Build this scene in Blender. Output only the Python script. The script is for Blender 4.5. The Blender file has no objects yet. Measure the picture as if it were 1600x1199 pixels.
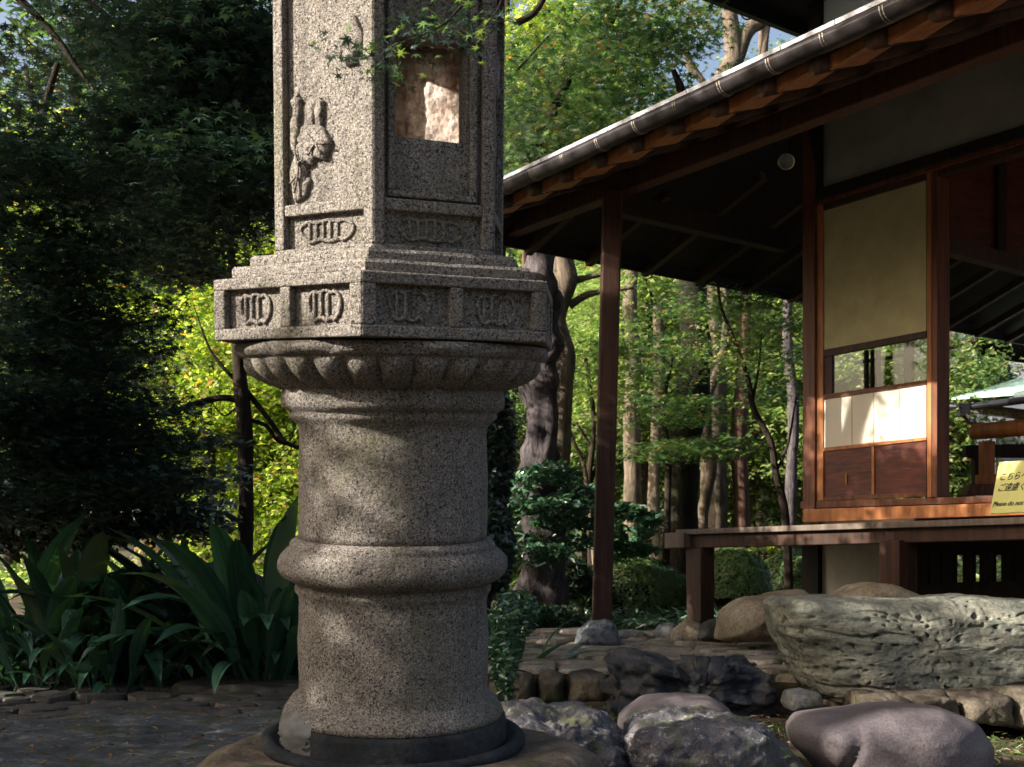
import bpy, bmesh, math, random
import numpy as np
from mathutils import Vector, Matrix, Euler, noise
C = bpy.context.scene
COL = C.collection
R = math.radians
random.seed(7)
# ------------------------------------------------------------------ camera, sky, sun, exposure
F, HZ, CZ = 2000.0, 850.0, 0.80            # focal length in px of the 1600 px wide photo, horizon row, camera height
cam_d = bpy.data.cameras.new('camera'); cam = bpy.data.objects.new('camera', cam_d); COL.objects.link(cam)
cam.location = (0, 0, CZ); cam.rotation_euler = (R(90), 0, 0)
cam_d.sensor_width = 36; cam_d.lens = 36 * F / 1600; cam_d.shift_y = (HZ - 599.5) / 1600
cam_d.clip_start = 0.05; cam_d.clip_end = 600
cam_d.dof.use_dof = True; cam_d.dof.focus_distance = 4.5; cam_d.dof.aperture_fstop = 9
C.camera = cam
SUN_H = Vector((-0.957, -0.29, 0)).normalized(); SUN_EL = R(27)
w = bpy.data.worlds.new('World'); C.world = w; w.use_nodes = True
nt = w.node_tree; nt.nodes.clear()
sky = nt.nodes.new('ShaderNodeTexSky'); sky.sky_type = 'NISHITA'; sky.sun_disc = False
sky.sun_elevation = SUN_EL; sky.sun_rotation = math.atan2(SUN_H.x, SUN_H.y); sky.dust_density = 8.0; sky.air_density = 1.0; sky.ozone_density = 1.0
bg = nt.nodes.new('ShaderNodeBackground'); bg.inputs[1].default_value = 0.11
wo = nt.nodes.new('ShaderNodeOutputWorld'); nt.links.new(sky.outputs[0], bg.inputs[0]); nt.links.new(bg.outputs[0], wo.inputs[0])
sd = bpy.data.lights.new('sun', 'SUN'); sd.energy = 5.0; sd.angle = R(0.5); sd.color = (1, .93, .82)
so = bpy.data.objects.new('sun', sd); COL.objects.link(so)
sv = SUN_H * math.cos(SUN_EL) + Vector((0, 0, math.sin(SUN_EL)))
so.rotation_euler = sv.to_track_quat('Z', 'Y').to_euler(); so.location = (-8, -3, 8)
C.view_settings.view_transform = 'Standard'; C.view_settings.look = 'None'
C.view_settings.gamma = 1; C.view_settings.use_curve_mapping = False
C.view_settings.exposure = 1.5
# ------------------------------------------------------------------ helpers
def P(px, py, Y): return Vector(((px - 800) / F * Y, Y, CZ + (HZ - py) / F * Y))
def Z(py, Y): return CZ + (HZ - py) / F * Y
D1 = Vector((.524, -.852, 0)).normalized()      # along the front wall, towards the viewer
D2 = Vector((.778, .628, 0)).normalized()       # along the side, away
NO = Vector((-.852, -.524, 0)).normalized()     # outward normal of the front
def on(pl, px, py, off=0.0):                    # meet the line of sight with a vertical plane parallel to the front wall
    o = Vector((pl[0], pl[1], 0)) + NO * off
    k = (px - 800) / F
    t = (k * o.y - o.x) / (D1.x - k * D1.y)
    Y = o.y + t * D1.y
    return P(px, py, Y)
PB, PC, PA, PG = (.616, 8.5), (1.17, 8.7), (2.02, 9.22), (.02, 8.13)

def props(o, label=None, cat=None, group=None, kind=None):
    if label: o['label'] = label
    if cat: o['category'] = cat
    if group: o['group'] = group
    if kind: o['kind'] = kind
    return o
def thing(name, label, cat, loc=(0, 0, 0), group=None):
    o = bpy.data.objects.new(name, None); COL.objects.link(o); o.location = loc
    o.empty_display_size = .1
    return props(o, label, cat, group)
class MB:
    def __init__(s): s.v = []; s.f = []
    def add(s, vs, fs):
        n = len(s.v); s.v += [tuple(v) for v in vs]; s.f += [tuple(i + n for i in f) for f in fs]; return s
    def box(s, a, b):
        x0, y0, z0 = a; x1, y1, z1 = b
        return s.add([(x0,y0,z0),(x1,y0,z0),(x1,y1,z0),(x0,y1,z0),(x0,y0,z1),(x1,y0,z1),(x1,y1,z1),(x0,y1,z1)],
              [(3,2,1,0),(4,5,6,7),(0,1,5,4),(1,2,6,5),(2,3,7,6),(3,0,4,7)])
    def prism(s, pts, vec):                      # polygon + extrusion vector
        n = len(pts); vec = Vector(vec); pts = [Vector(p) for p in pts]
        nn = sum(((pts[i] - pts[0]).cross(pts[i + 1] - pts[0]) for i in range(1, n - 1)), Vector())
        if nn.dot(vec) < 0: pts = pts[::-1]
        return s.add(pts + [p + vec for p in pts], [tuple(range(n))[::-1], tuple(range(n, 2 * n))] + [(i, (i + 1) % n, (i + 1) % n + n, i + n) for i in range(n)])
    def beam(s, a, b, w, h, up=Vector((0, 0, 1))):
        a = Vector(a); b = Vector(b); d = (b - a).normalized(); sd = d.cross(up).normalized(); u = sd.cross(d)
        q = [a + sd * sx * w / 2 + u * sz * h / 2 for sx, sz in ((-1, -1), (1, -1), (1, 1), (-1, 1))]
        return s.prism(q, b - a)
    def tube(s, pts, rad, n=10, cap=True):
        pts = [Vector(p) for p in pts]; m = len(pts); rings = []
        prev = None; base = len(s.v); vs = []
        for i, p in enumerate(pts):
            d = (pts[min(i + 1, m - 1)] - pts[max(i - 1, 0)]).normalized()
            a = prev if prev is not None else Vector((0, 1, 0.01)) if abs(d.y) < .9 else Vector((1, 0, 0))
            u = (a - d * a.dot(d)).normalized(); prev = u; v = d.cross(u)
            r = rad[i] if hasattr(rad, '__len__') else rad
            for k in range(n):
                t = 2 * math.pi * k / n; vs.append(p + (u * math.cos(t) + v * math.sin(t)) * r)
        fs = [(i * n + k, i * n + (k + 1) % n, (i + 1) * n + (k + 1) % n, (i + 1) * n + k) for i in range(m - 1) for k in range(n)]
        if cap: fs += [tuple(range(n))[::-1], tuple((m - 1) * n + k for k in range(n))]
        return s.add(vs, fs)
    def lathe(s, prof, n=64, fn=None, cap=True):    # prof: (r, z)
        m = len(prof); vs = []
        for i, (r, z) in enumerate(prof):
            for k in range(n):
                t = 2 * math.pi * k / n; rr = fn(r, z, t, i) if fn else r
                vs.append((rr * math.cos(t), rr * math.sin(t), z))
        fs = [(i * n + k, i * n + (k + 1) % n, (i + 1) * n + (k + 1) % n, (i + 1) * n + k) for i in range(m - 1) for k in range(n)]
        if cap: fs += [tuple(range(n))[::-1], tuple((m - 1) * n + k for k in range(n))]
        return s.add(vs, fs)
    def build(s, name, mat, parent=None, world=True, smooth=False, bevel=0, seg=2, loc=None):
        me = bpy.data.meshes.new(name); v = np.array(s.v, dtype=float)
        off = np.zeros(3)
        if parent is not None and world: off = np.array(parent.matrix_world_loc if False else root_loc(parent))
        if loc is not None: off = np.array(loc)
        me.from_pydata((v - off).tolist(), [], s.f); me.update()
        if smooth: me.shade_smooth()
        if mat: me.materials.append(mat)
        o = bpy.data.objects.new(name, me); COL.objects.link(o)
        if parent is not None: o.parent = parent
        elif loc is not None: o.location = loc
        if bevel:
            b = o.modifiers.new('bevel', 'BEVEL'); b.width = bevel; b.segments = seg; b.limit_method = 'ANGLE'
        return o
def root_loc(o):
    l = Vector((0, 0, 0))
    while o is not None: l += o.location; o = o.parent
    return l
def catmull(pts, n=5):
    pts = [Vector(p) for p in pts]
    q = [pts[0] * 2 - pts[1]] + pts + [pts[-1] * 2 - pts[-2]]; out = []
    for i in range(1, len(q) - 2):
        a, b, c, d = q[i - 1:i + 3]
        for k in range(n):
            t = k / n
            out.append(.5 * ((2 * b) + (c - a) * t + (2 * a - 5 * b + 4 * c - d) * t * t + (3 * b - a - 3 * c + d) * t ** 3))
    out.append(pts[-1]); return out
# ------------------------------------------------------------------ materials
def nodes(name):
    m = bpy.data.materials.new(name); m.use_nodes = True; t = m.node_tree; t.nodes.clear()
    o = t.nodes.new('ShaderNodeOutputMaterial'); return m, t, o
def N(t, typ, **k):
    n = t.nodes.new(typ)
    for a, b in k.items():
        if hasattr(n, a): setattr(n, a, b)
    return n
def setin(n, **k):
    for a, b in k.items(): n.inputs[a].default_value = b
def tex(t, co, scale, detail=4, rough=.55, stretch=None, dist=0):
    n = N(t, 'ShaderNodeTexNoise'); setin(n, Scale=scale, Detail=detail, Roughness=rough, Distortion=dist)
    if stretch:
        mp = N(t, 'ShaderNodeMapping'); mp.inputs['Scale'].default_value = stretch; t.links.new(co, mp.inputs[0]); co = mp.outputs[0]
    t.links.new(co, n.inputs['Vector']); return n.outputs['Fac']
def ramp(t, fac, stops):
    r = N(t, 'ShaderNodeValToRGB'); e = r.color_ramp.elements
    while len(e) < len(stops): e.new(.5)
    for i, (p, c) in enumerate(stops): e[i].position = p; e[i].color = (*c, 1) if len(c) == 3 else c
    t.links.new(fac, r.inputs[0]); return r.outputs[0]
def mix(t, fac, a, b, mode='MIX'):
    m = N(t, 'ShaderNodeMix', data_type='RGBA', blend_type=mode)
    if isinstance(fac, (int, float)): m.inputs[0].default_value = fac
    else: t.links.new(fac, m.inputs[0])
    for i, v in ((6, a), (7, b)):
        if isinstance(v, tuple): m.inputs[i].default_value = (*v, 1)
        else: t.links.new(v, m.inputs[i])
    return m.outputs[2]
def finish(t, o, col, rough=.8, bumps=(), spec=.3, metal=0, coords=None):
    b = N(t, 'ShaderNodeBsdfPrincipled'); setin(b, Roughness=rough, Metallic=metal); b.inputs['Specular IOR Level'].default_value = spec
    if isinstance(col, tuple): b.inputs['Base Color'].default_value = (*col, 1)
    else: t.links.new(col, b.inputs['Base Color'])
    last = None
    for fac, st, dist in bumps:
        bp = N(t, 'ShaderNodeBump'); setin(bp, Strength=st, Distance=dist); t.links.new(fac, bp.inputs['Height'])
        if last: t.links.new(last, bp.inputs['Normal'])
        last = bp.outputs[0]
    if last: t.links.new(last, b.inputs['Normal'])
    t.links.new(b.outputs[0], o.inputs[0]); return b
def objco(t): return N(t, 'ShaderNodeTexCoord').outputs['Object']
def stone_mat(name, c1, c2, c3, scale=6, fine=60, bump=.6, moss=None, lichen=None, rough=.85, stretch=None):
    m, t, o = nodes(name); co = objco(t)
    a = tex(t, co, scale, 8, .6, stretch); f = tex(t, co, fine, 6, .65)
    col = ramp(t, a, [(.3, c1), (.5, c2), (.7, c3)])
    col = mix(t, .55, col, ramp(t, f, [(.35, (.35, .35, .35)), (.65, (1.3, 1.3, 1.3))]), 'MULTIPLY')
    if lichen:
        l = ramp(t, tex(t, co, scale * 2.2, 10, .75), [(.56, (0, 0, 0)), (.62, (1, 1, 1))]); col = mix(t, l, col, lichen)
    if moss:
        l = ramp(t, tex(t, co, scale * .7, 6, .7), [(.52, (0, 0, 0)), (.66, (1, 1, 1))]); col = mix(t, l, col, moss)
    finish(t, o, col, rough, [(a, bump, .03), (f, bump * .7, .008)], .25); return m
def granite():
    m, t, o = nodes('granite'); co = objco(t)
    v = N(t, 'ShaderNodeTexVoronoi'); setin(v, Scale=400.0); t.links.new(co, v.inputs['Vector'])
    sep = N(t, 'ShaderNodeSeparateColor'); t.links.new(v.outputs['Color'], sep.inputs[0])
    n1 = tex(t, co, 140, 5, .7)
    col = ramp(t, sep.outputs[0], [(0, (.05, .045, .045)), (.13, (.08, .07, .07)), (.18, (.16, .149, .134)), (.55, (.235, .218, .197)), (.8, (.30, .27, .24)), (1, (.46, .42, .38))])
    col = mix(t, ramp(t, n1, [(.405, (1, 1, 1)), (.44, (0, 0, 0))]), col, (.022, .021, .022))
    big = tex(t, co, 3.2, 6, .65)
    col = mix(t, .7, col, ramp(t, big, [(.3, (.62, .6, .55)), (.6, (1.05, 1.0, .97))]), 'MULTIPLY')
    grn = ramp(t, tex(t, co, 5.5, 8, .7, (1, 1, .45)), [(.52, (0, 0, 0)), (.72, (.5, .5, .5))])
    col = mix(t, grn, col, (.13, .125, .05))
    pits = tex(t, co, 120, 5, .7)
    st = ramp(t, tex(t, co, 4.5, 7, .75, (2.2, 2.2, .22)), [(.5, (0, 0, 0)), (.68, (.75, .75, .75))]); col = mix(t, st, col, mix(t, .6, col, (.03, .028, .02)))
    li = ramp(t, tex(t, co, 13, 9, .8), [(.6, (0, 0, 0)), (.66, (.5, .5, .5))]); col = mix(t, li, col, (.34, .35, .30))
    finish(t, o, col, .86, [(tex(t, co, 26, 6, .65), .8, .016), (pits, .9, .007)], .3); return m
def wood(name, dark, light, rough=.6, stretch=(18, 18, 1.2), wear=.5, spec=.3):
    m, t, o = nodes(name); co = objco(t)
    a = tex(t, co, 2.0, 8, .6, stretch, .4); b = tex(t, co, 1.5, 5, .6)
    col = ramp(t, a, [(.3, dark), (.7, light)])
    col = mix(t, wear, col, ramp(t, b, [(.3, (.55, .55, .55)), (.7, (1.2, 1.2, 1.2))]), 'MULTIPLY')
    finish(t, o, col, rough, [(a, .35, .006)], spec); return m
def plain(name, c, rough=.7, var=.25, scale=4, bump=.1, metal=0, spec=.3):
    m, t, o = nodes(name); co = objco(t); a = tex(t, co, scale, 8, .65)
    lo = tuple(x * (1 - var) for x in c); hi = tuple(min(x * (1 + var), 1) for x in c)
    finish(t, o, ramp(t, a, [(.3, lo), (.7, hi)]), rough, [(tex(t, co, scale * 14, 5, .6), bump, .004)], spec, metal); return m
def leaf_mat(name, stops, trans=.5, rough=.38, spec=.5, tint=(1.3, 1.4, .72)):
    m, t, o = nodes(name)
    g = N(t, 'ShaderNodeNewGeometry'); col = ramp(t, g.outputs['Random Per Island'], stops)
    oi = N(t, 'ShaderNodeObjectInfo'); hs = N(t, 'ShaderNodeHueSaturation')
    mr = N(t, 'ShaderNodeMapRange'); setin(mr, **{'To Min': .8, 'To Max': 1.25}); t.links.new(oi.outputs['Random'], mr.inputs[0])
    t.links.new(mr.outputs[0], hs.inputs['Value']); t.links.new(col, hs.inputs['Color']); col = hs.outputs[0]
    b = N(t, 'ShaderNodeBsdfPrincipled'); setin(b, Roughness=rough); b.inputs['Specular IOR Level'].default_value = spec
    t.links.new(col, b.inputs['Base Color'])
    tr = N(t, 'ShaderNodeBsdfTranslucent'); t.links.new(mix(t, 1, col, tint, 'MULTIPLY'), tr.inputs[0])
    mx = N(t, 'ShaderNodeMixShader'); mx.inputs[0].default_value = trans
    t.links.new(b.outputs[0], mx.inputs[1]); t.links.new(tr.outputs[0], mx.inputs[2]); t.links.new(mx.outputs[0], o.inputs[0]); return m
def bark(name, dark, light, scale=1, bump=.9, spots=None):
    m, t, o = nodes(name); co = objco(t)
    a = tex(t, co, 9 * scale, 8, .7, (1.6, 1.6, .35), .6); b = tex(t, co, 3, 5, .6)
    col = ramp(t, a, [(.32, dark), (.62, light)])
    if spots: col = mix(t, ramp(t, b, [(.5, (0, 0, 0)), (.62, (.8, .8, .8))]), col, spots)
    finish(t, o, col, .92, [(a, bump, .04), (tex(t, co, 45, 5, .7), .5, .008)], .15); return m

M = {}
M['granite'] = granite()
M['inner'] = stone_mat('rough_pinkish_inner_stone', (.18, .10, .07), (.50, .40, .34), (.62, .54, .48), 9, 50, 1.0)  # paler than the granite: sun patch brightness is put into the colour
M['mortar'] = plain('grey_mortar', (.13, .13, .128), .9, .4, 14, .6)
M['ring'] = stone_mat('black_base_ring', (.008, .009, .011), (.02, .023, .028), (.05, .05, .05), 6, 70, .8)
M['wood_dark'] = wood('dark_timber', (.025, .012, .008), (.075, .036, .022), .6)
M['wood_red'] = wood('red_brown_timber', (.05, .016, .008), (.19, .065, .027), .5)
M['wood_beam'] = wood('dark_red_beam', (.03, .010, .005), (.10, .034, .014), .6)
M['wood_orange'] = wood('orange_timber', (.22, .075, .022), (.48, .19, .065), .5, (10, 10, 1.5))
M['wood_grey'] = wood('grey_weathered_timber', (.10, .075, .06), (.21, .16, .13), .8)
M['wood_post'] = wood('brown_post_timber', (.022, .010, .007), (.085, .036, .022), .65)
M['wood_panel'] = wood('wavy_grain_panel', (.035, .010, .007), (.15, .038, .02), .45, (2.5, 2.5, 16))
M['plaster'] = plain('grey_white_plaster', (.33, .315, .29), .9, .25, 2.5, .15)
M['paper'] = plain('cream_paper_panel', (.42, .37, .20), .85, .16, 5, .25)
M['white_panel'] = plain('off_white_panel', (.60, .55, .45), .8, .06, 3, .1)
M['gutter'] = plain('dark_copper_gutter', (.035, .030, .031), .42, .7, 9, .3, .4, .4)
M['wire'] = plain('gutter_wire', (.35, .30, .24), .5, .2, 8, .1, .6)
M['shingle'] = plain('grey_roof_edge', (.42, .42, .45), .7, .4, 18, .4)
M['copper'] = plain('green_copper_roof', (.36, .52, .48), .5, .12, 3, .1, .1)
M['black'] = plain('black_metal', (.02, .02, .024), .4, .3, 6, .1, .3)
M['black_wood'] = wood('black_timber', (.008, .006, .005), (.03, .02, .015), .75)
M['pale_wall'] = plain('pale_far_wall', (.62, .63, .68), .9, .08, 1, .05)
M['upper_plaster'] = plain('sky_tinted_plaster', (.66, .74, .78), .9, .08, 2, .1)  # blue cast of sky light is put into the plaster colour
M['foundation'] = plain('pale_stained_foundation_plaster', (.60, .56, .46), .9, .22, 3, .1)
M['steel'] = plain('lamp_silver', (.6, .6, .58), .25, .1, 8, .05, .9)
M['sign'] = plain('yellow_sign_board', (.62, .60, .22), .6, .08, 5, .05)
M['ink'] = plain('black_ink', (.02, .02, .02), .6, .1, 5, 0)
def glass_mat():
    m, t, o = nodes('window_glass'); g = N(t, 'ShaderNodeBsdfGlossy'); setin(g, Roughness=.02); g.inputs[0].default_value = (.9, .9, .9, 1)
    tr = N(t, 'ShaderNodeBsdfTransparent'); tr.inputs[0].default_value = (.8, .83, .8, 1);     mx = N(t, 'ShaderNodeMixShader'); mx.inputs[0].default_value = .04; t.links.new(tr.outputs[0], mx.inputs[1]); t.links.new(g.outputs[0], mx.inputs[2])
    t.links.new(mx.outputs[0], o.inputs[0]); return m
M['glass'] = glass_mat()
M['rock_layer'] = stone_mat('layered_grey_green_rock', (.085, .09, .075), (.19, .195, .16), (.31, .295, .235), 6, 60, 1.0, stretch=(.7, .7, 2.5), lichen=None)
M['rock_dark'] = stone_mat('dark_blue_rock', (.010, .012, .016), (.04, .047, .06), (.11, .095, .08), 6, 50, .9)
M['rock_rough'] = stone_mat('rough_mottled_rock', (.04, .042, .052), (.11, .105, .12), (.20, .175, .16), 11, 110, 1.0, moss=(.08, .09, .035), lichen=(.34, .34, .32))
M['rock_smooth'] = stone_mat('smooth_purple_brown_boulder', (.085, .072, .078), (.135, .115, .122), (.19, .155, .15), 3.2, 110, .35, rough=.5)
M['rock_tan'] = stone_mat('tan_boulder', (.20, .15, .10), (.36, .29, .20), (.5, .43, .33), 4, 50, .5)
M['rock_grey'] = stone_mat('grey_field_stone', (.10, .10, .11), (.20, .20, .20), (.30, .28, .26), 7, 60, .7, moss=(.07, .09, .03))
M['rock_pitted'] = stone_mat('pitted_blue_grey_stone', (.07, .08, .09), (.25, .27, .29), (.38, .4, .42), 32, 90, 1.0)
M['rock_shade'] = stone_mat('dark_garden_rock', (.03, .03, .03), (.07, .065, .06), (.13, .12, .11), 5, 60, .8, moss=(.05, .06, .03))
M['rock_dull'] = stone_mat('dull_brown_stone', (.05, .042, .032), (.12, .10, .075), (.2, .165, .125), 5, 60, .9, moss=(.06, .07, .03))
M['paving'] = stone_mat('brown_paving_stone', (.17, .145, .115), (.33, .28, .225), (.46, .40, .33), 3.5, 55, .6, moss=(.11, .12, .045))
M['slab'] = stone_mat('grey_blue_slab', (.02, .024, .027), (.055, .062, .068), (.12, .122, .12), 6, 60, 1.0, moss=(.035, .045, .015), lichen=(.15, .155, .15))
M['soil'] = stone_mat('soil_and_moss', (.035, .025, .018), (.065, .048, .032), (.11, .085, .055), 3, 45, 1.0, moss=(.05, .065, .015))
LEAF = {}
G = lambda a, b: [(a + (b - a) * 0, 0)]
LEAF['shade'] = leaf_mat('shade_tinted_leaf', [(0, (.012, .030, .026)), (.5, (.024, .050, .040)), (.9, (.04, .07, .05)), (1, (.07, .10, .035))], .16, .3, .9)  # leaf colour darkened and blued to carry shade and sky reflection
LEAF['maple'] = leaf_mat('green_maple_leaf', [(0, (.04, .095, .05)), (.5, (.08, .16, .06)), (.8, (.15, .23, .08)), (.92, (.32, .38, .27)), (.97, (.32, .28, .08)), (1, (.4, .15, .05))], .45, .28, .75)  # palest stop paints white sky glints as leaf colour
LEAF['yellow'] = leaf_mat('yellow_green_leaf', [(0, (.10, .17, .02)), (.5, (.17, .25, .03)), (.84, (.32, .34, .07)), (.93, (.45, .46, .24)), (.98, (.42, .26, .06)), (1, (.42, .14, .03))], .6)  # palest stop puts sunlit white specks into the leaf colour
LEAF['fresh'] = leaf_mat('bright_green_leaf', [(0, (.08, .16, .045)), (.5, (.17, .25, .08)), (.8, (.30, .36, .13)), (.93, (.42, .44, .28)), (.98, (.40, .34, .16)), (1, (.42, .2, .1))], .5, .3, .6)  # palest stop stands in for sun glints and sky specks
LEAF['glossy'] = leaf_mat('glossy_shrub_leaf', [(0, (.03, .075, .05)), (.6, (.05, .12, .07)), (1, (.09, .17, .075))], .15, .28, .8)
LEAF['azalea'] = leaf_mat('clipped_azalea_leaf', [(0, (.09, .16, .06)), (.6, (.16, .27, .09)), (.96, (.22, .33, .12)), (1, (.3, .14, .06))], .25, .38)
LEAF['aspidistra'] = leaf_mat('broad_dark_leaf', [(0, (.03, .08, .055)), (1, (.07, .15, .07))], .2, .22, .9, (1.6, 1.8, .4))
def blade_mat(name, c1, c2, c3):
    m, t, o = nodes(name); co = objco(t); v = tex(t, co, 1, 3, .5, (1.5, 60, 1.5)); b_ = tex(t, co, 2.2, 4, .6)
    oi = N(t, 'ShaderNodeObjectInfo'); col = mix(t, ramp(t, v, [(.35, (0, 0, 0)), (.65, (1, 1, 1))]), c1, c2); col = mix(t, ramp(t, b_, [(.58, (0, 0, 0)), (.7, (.6, .6, .6))]), col, c3)
    hs = N(t, 'ShaderNodeHueSaturation'); mr = N(t, 'ShaderNodeMapRange'); setin(mr, **{'To Min': .5, 'To Max': 1.5}); t.links.new(oi.outputs['Random'], mr.inputs[0]); t.links.new(mr.outputs[0], hs.inputs['Value']); t.links.new(col, hs.inputs['Color']); col = hs.outputs[0]
    p = finish(t, o, col, .27, [(v, .35, .01)], .8); tr = N(t, 'ShaderNodeBsdfTranslucent'); t.links.new(mix(t, 1, col, (1.5, 1.7, .5), 'MULTIPLY'), tr.inputs[0])
    mx = N(t, 'ShaderNodeMixShader'); mx.inputs[0].default_value = .2; t.links.new(p.outputs[0], mx.inputs[1]); t.links.new(tr.outputs[0], mx.inputs[2]); t.links.new(mx.outputs[0], o.inputs[0]); return m
LEAF['aspidistra'] = blade_mat('broad_dark_leaf', (.025, .075, .055), (.055, .135, .085), (.09, .15, .05))
LEAF['asp_pale'] = leaf_mat('pale_backed_leaf', [(0, (.09, .14, .10)), (1, (.13, .19, .09))], .3, .35, .5)
LEAF['litter'] = leaf_mat('fallen_leaf', [(0, (.10, .05, .02)), (.5, (.2, .1, .04)), (.8, (.28, .18, .10)), (1, (.3, .07, .04))], .1, .7, .2)
LEAF['red'] = leaf_mat('reddish_leaf', [(0, (.22, .06, .05)), (.6, (.35, .14, .08)), (1, (.3, .25, .08))], .5)
BARK = {'dark': bark('dark_bark', (.010, .008, .006), (.04, .03, .022)),
        'grey': bark('violet_grey_bark', (.02, .017, .02), (.13, .11, .115), 1.3, 1.0, (.04, .035, .038)),
        'beige': bark('beige_bark', (.05, .038, .028), (.21, .165, .125), 1.3, 1.0, (.06, .056, .038)),  # dark patches put dappled light and shade into the bark colour
        'moss': bark('furrowed_mossy_bark', (.004, .004, .003), (.024, .022, .015), 2.4, 1.0, (.022, .026, .008)),  # mossy bark, darkened further so its colour carries the trunk's shade
        'red': bark('reddish_bark', (.05, .028, .02), (.16, .095, .07), 1.2, .8)}
# ------------------------------------------------------------------ leaves in numbers (numpy)
def tmpl(kind):
    if kind == 'maple':
        v = [(0, -.12, 0)]; tips = [(-152, .42), (-105, .72), (-52, .92), (0, 1.0), (52, .92), (105, .72), (152, .42)]
        out = []
        for i, (a, r) in enumerate(tips):
            out.append((math.sin(R(a)) * r, math.cos(R(a)) * r, -.16 * r))
            if i < 6:
                b = (a + tips[i + 1][0]) / 2; out.append((math.sin(R(b)) * .27, math.cos(R(b)) * .27, 0))
        v = [(0, -.08, 0)] + out
        return np.array(v) * .55, [tuple(range(len(v)))[::-1]]
    if kind == 'star':
        v = [(0, -.1, 0)]
        for i in range(5):
            a = -120 + 60 * i; v.append((math.sin(R(a)) * .9, math.cos(R(a)) * .9, -.12))
            if i < 4: v.append((math.sin(R(a + 30)) * .3, math.cos(R(a + 30)) * .3, 0))
        return np.array(v) * .55, [tuple(range(len(v)))[::-1]]
    if kind == 'diamond':
        return np.array([(0, -.5, 0), (.26, .02, .06), (0, .5, -.12), (-.26, .02, .06)]), [(0, 1, 2, 3)]
    if kind == 'oval':
        return np.array([(0, -.5, 0), (.17, -.25, .05), (.2, .12, .06), (0, .52, -.1), (-.2, .12, .06), (-.17, -.25, .05)]), [(0, 1, 2, 3), (0, 3, 4, 5)]
    if kind == 'grass':
        return np.array([(-.04, 0, 0), (.04, 0, 0), (.03, .55, .08), (0, 1, -.12)]), [(0, 1, 2, 3)]
def leaf_np(rng, pts, size, kind, flat=.5, up=None):
    """mesh arrays for leaves at pts; flat 1 = lying level, 0 = any way"""
    T, faces = tmpl(kind); n = len(pts)
    nz = rng.normal(size=(n, 3)); nz /= np.linalg.norm(nz, axis=1)[:, None]; nz[:, 2] = np.abs(nz[:, 2])
    base = np.array([0, 0, 1.0]) if up is None else up
    nz = nz * (1 - flat) + base * flat; nz /= np.linalg.norm(nz, axis=1)[:, None]
    a = rng.normal(size=(n, 3)); a[:, 2] *= .4; a[:, 2] -= .35
    y = a - nz * (a * nz).sum(1)[:, None]; y /= np.linalg.norm(y, axis=1)[:, None]; x = np.cross(y, nz)
    s = (size * rng.uniform(.65, 1.25, n))[:, None, None]
    V = pts[:, None, :] + s * (T[None, :, 0:1] * x[:, None, :] + T[None, :, 1:2] * y[:, None, :] + T[None, :, 2:3] * nz[:, None, :])
    return V.reshape(-1, 3), len(T), faces, n
def leaf_obj(name, arrs, mat, parent=None, off=(0, 0, 0)):
    V = []; loops = []; starts = []; tot = []; base = 0; ls = 0
    for (v, k, faces, n) in arrs:
        V.append(v)
        for f in faces:
            idx = (np.arange(n)[:, None] * k + np.array(f)[None, :] + base); loops.append(idx.ravel())
            starts.append(np.arange(n) * len(f) + ls); tot.append(np.full(n, len(f))); ls += n * len(f)
        base += n * k
    V = np.concatenate(V) - np.array(off); L = np.concatenate(loops); S = np.concatenate(starts); T = np.concatenate(tot)
    me = bpy.data.meshes.new(name); me.vertices.add(len(V)); me.vertices.foreach_set('co', V.ravel().astype(np.float32))
    me.loops.add(len(L)); me.loops.foreach_set('vertex_index', L.astype(np.int32))
    me.polygons.add(len(S)); me.polygons.foreach_set('loop_start', S.astype(np.int32)); me.polygons.foreach_set('loop_total', T.astype(np.int32))
    me.update(calc_edges=True); me.materials.append(mat)
    o = bpy.data.objects.new(name, me); COL.objects.link(o)
    if parent is not None: o.parent = parent
    else: o.location = off
    o['kind'] = 'stuff'
    return o
def clump_pts(rng, clumps, n, shell=.25):
    """clumps: (cx,cy,cz,rx,ry,rz,weight)"""
    w_ = np.array([c[6] if len(c) > 6 else c[3] * c[4] * c[5] for c in clumps]) ** .8; w_ /= w_.sum(); out = []
    for c, k in zip(clumps, rng.multinomial(n, w_)):
        d = rng.normal(size=(k, 3)); d /= np.linalg.norm(d, axis=1)[:, None]
        r = rng.uniform(shell, 1, k)[:, None] ** .5
        out.append(np.array(c[:3]) + d * r * np.array(c[3:6]))
    return np.concatenate(out)
def sprays(rng, c, r, nspray, spray=.45, thin=.10):
    """break a big ellipsoid into flat tilted leaf sprays"""
    out = []
    for i in range(nspray):
        d = rng.normal(size=3); d /= np.linalg.norm(d); q = rng.uniform(.1, 1) ** .45
        p = np.array(c) + d * q * np.array(r); s = spray * rng.uniform(.5, 1.35)
        out.append((p[0], p[1], p[2], s, s, thin * rng.uniform(.7, 1.8), s * s))
    return out
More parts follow.
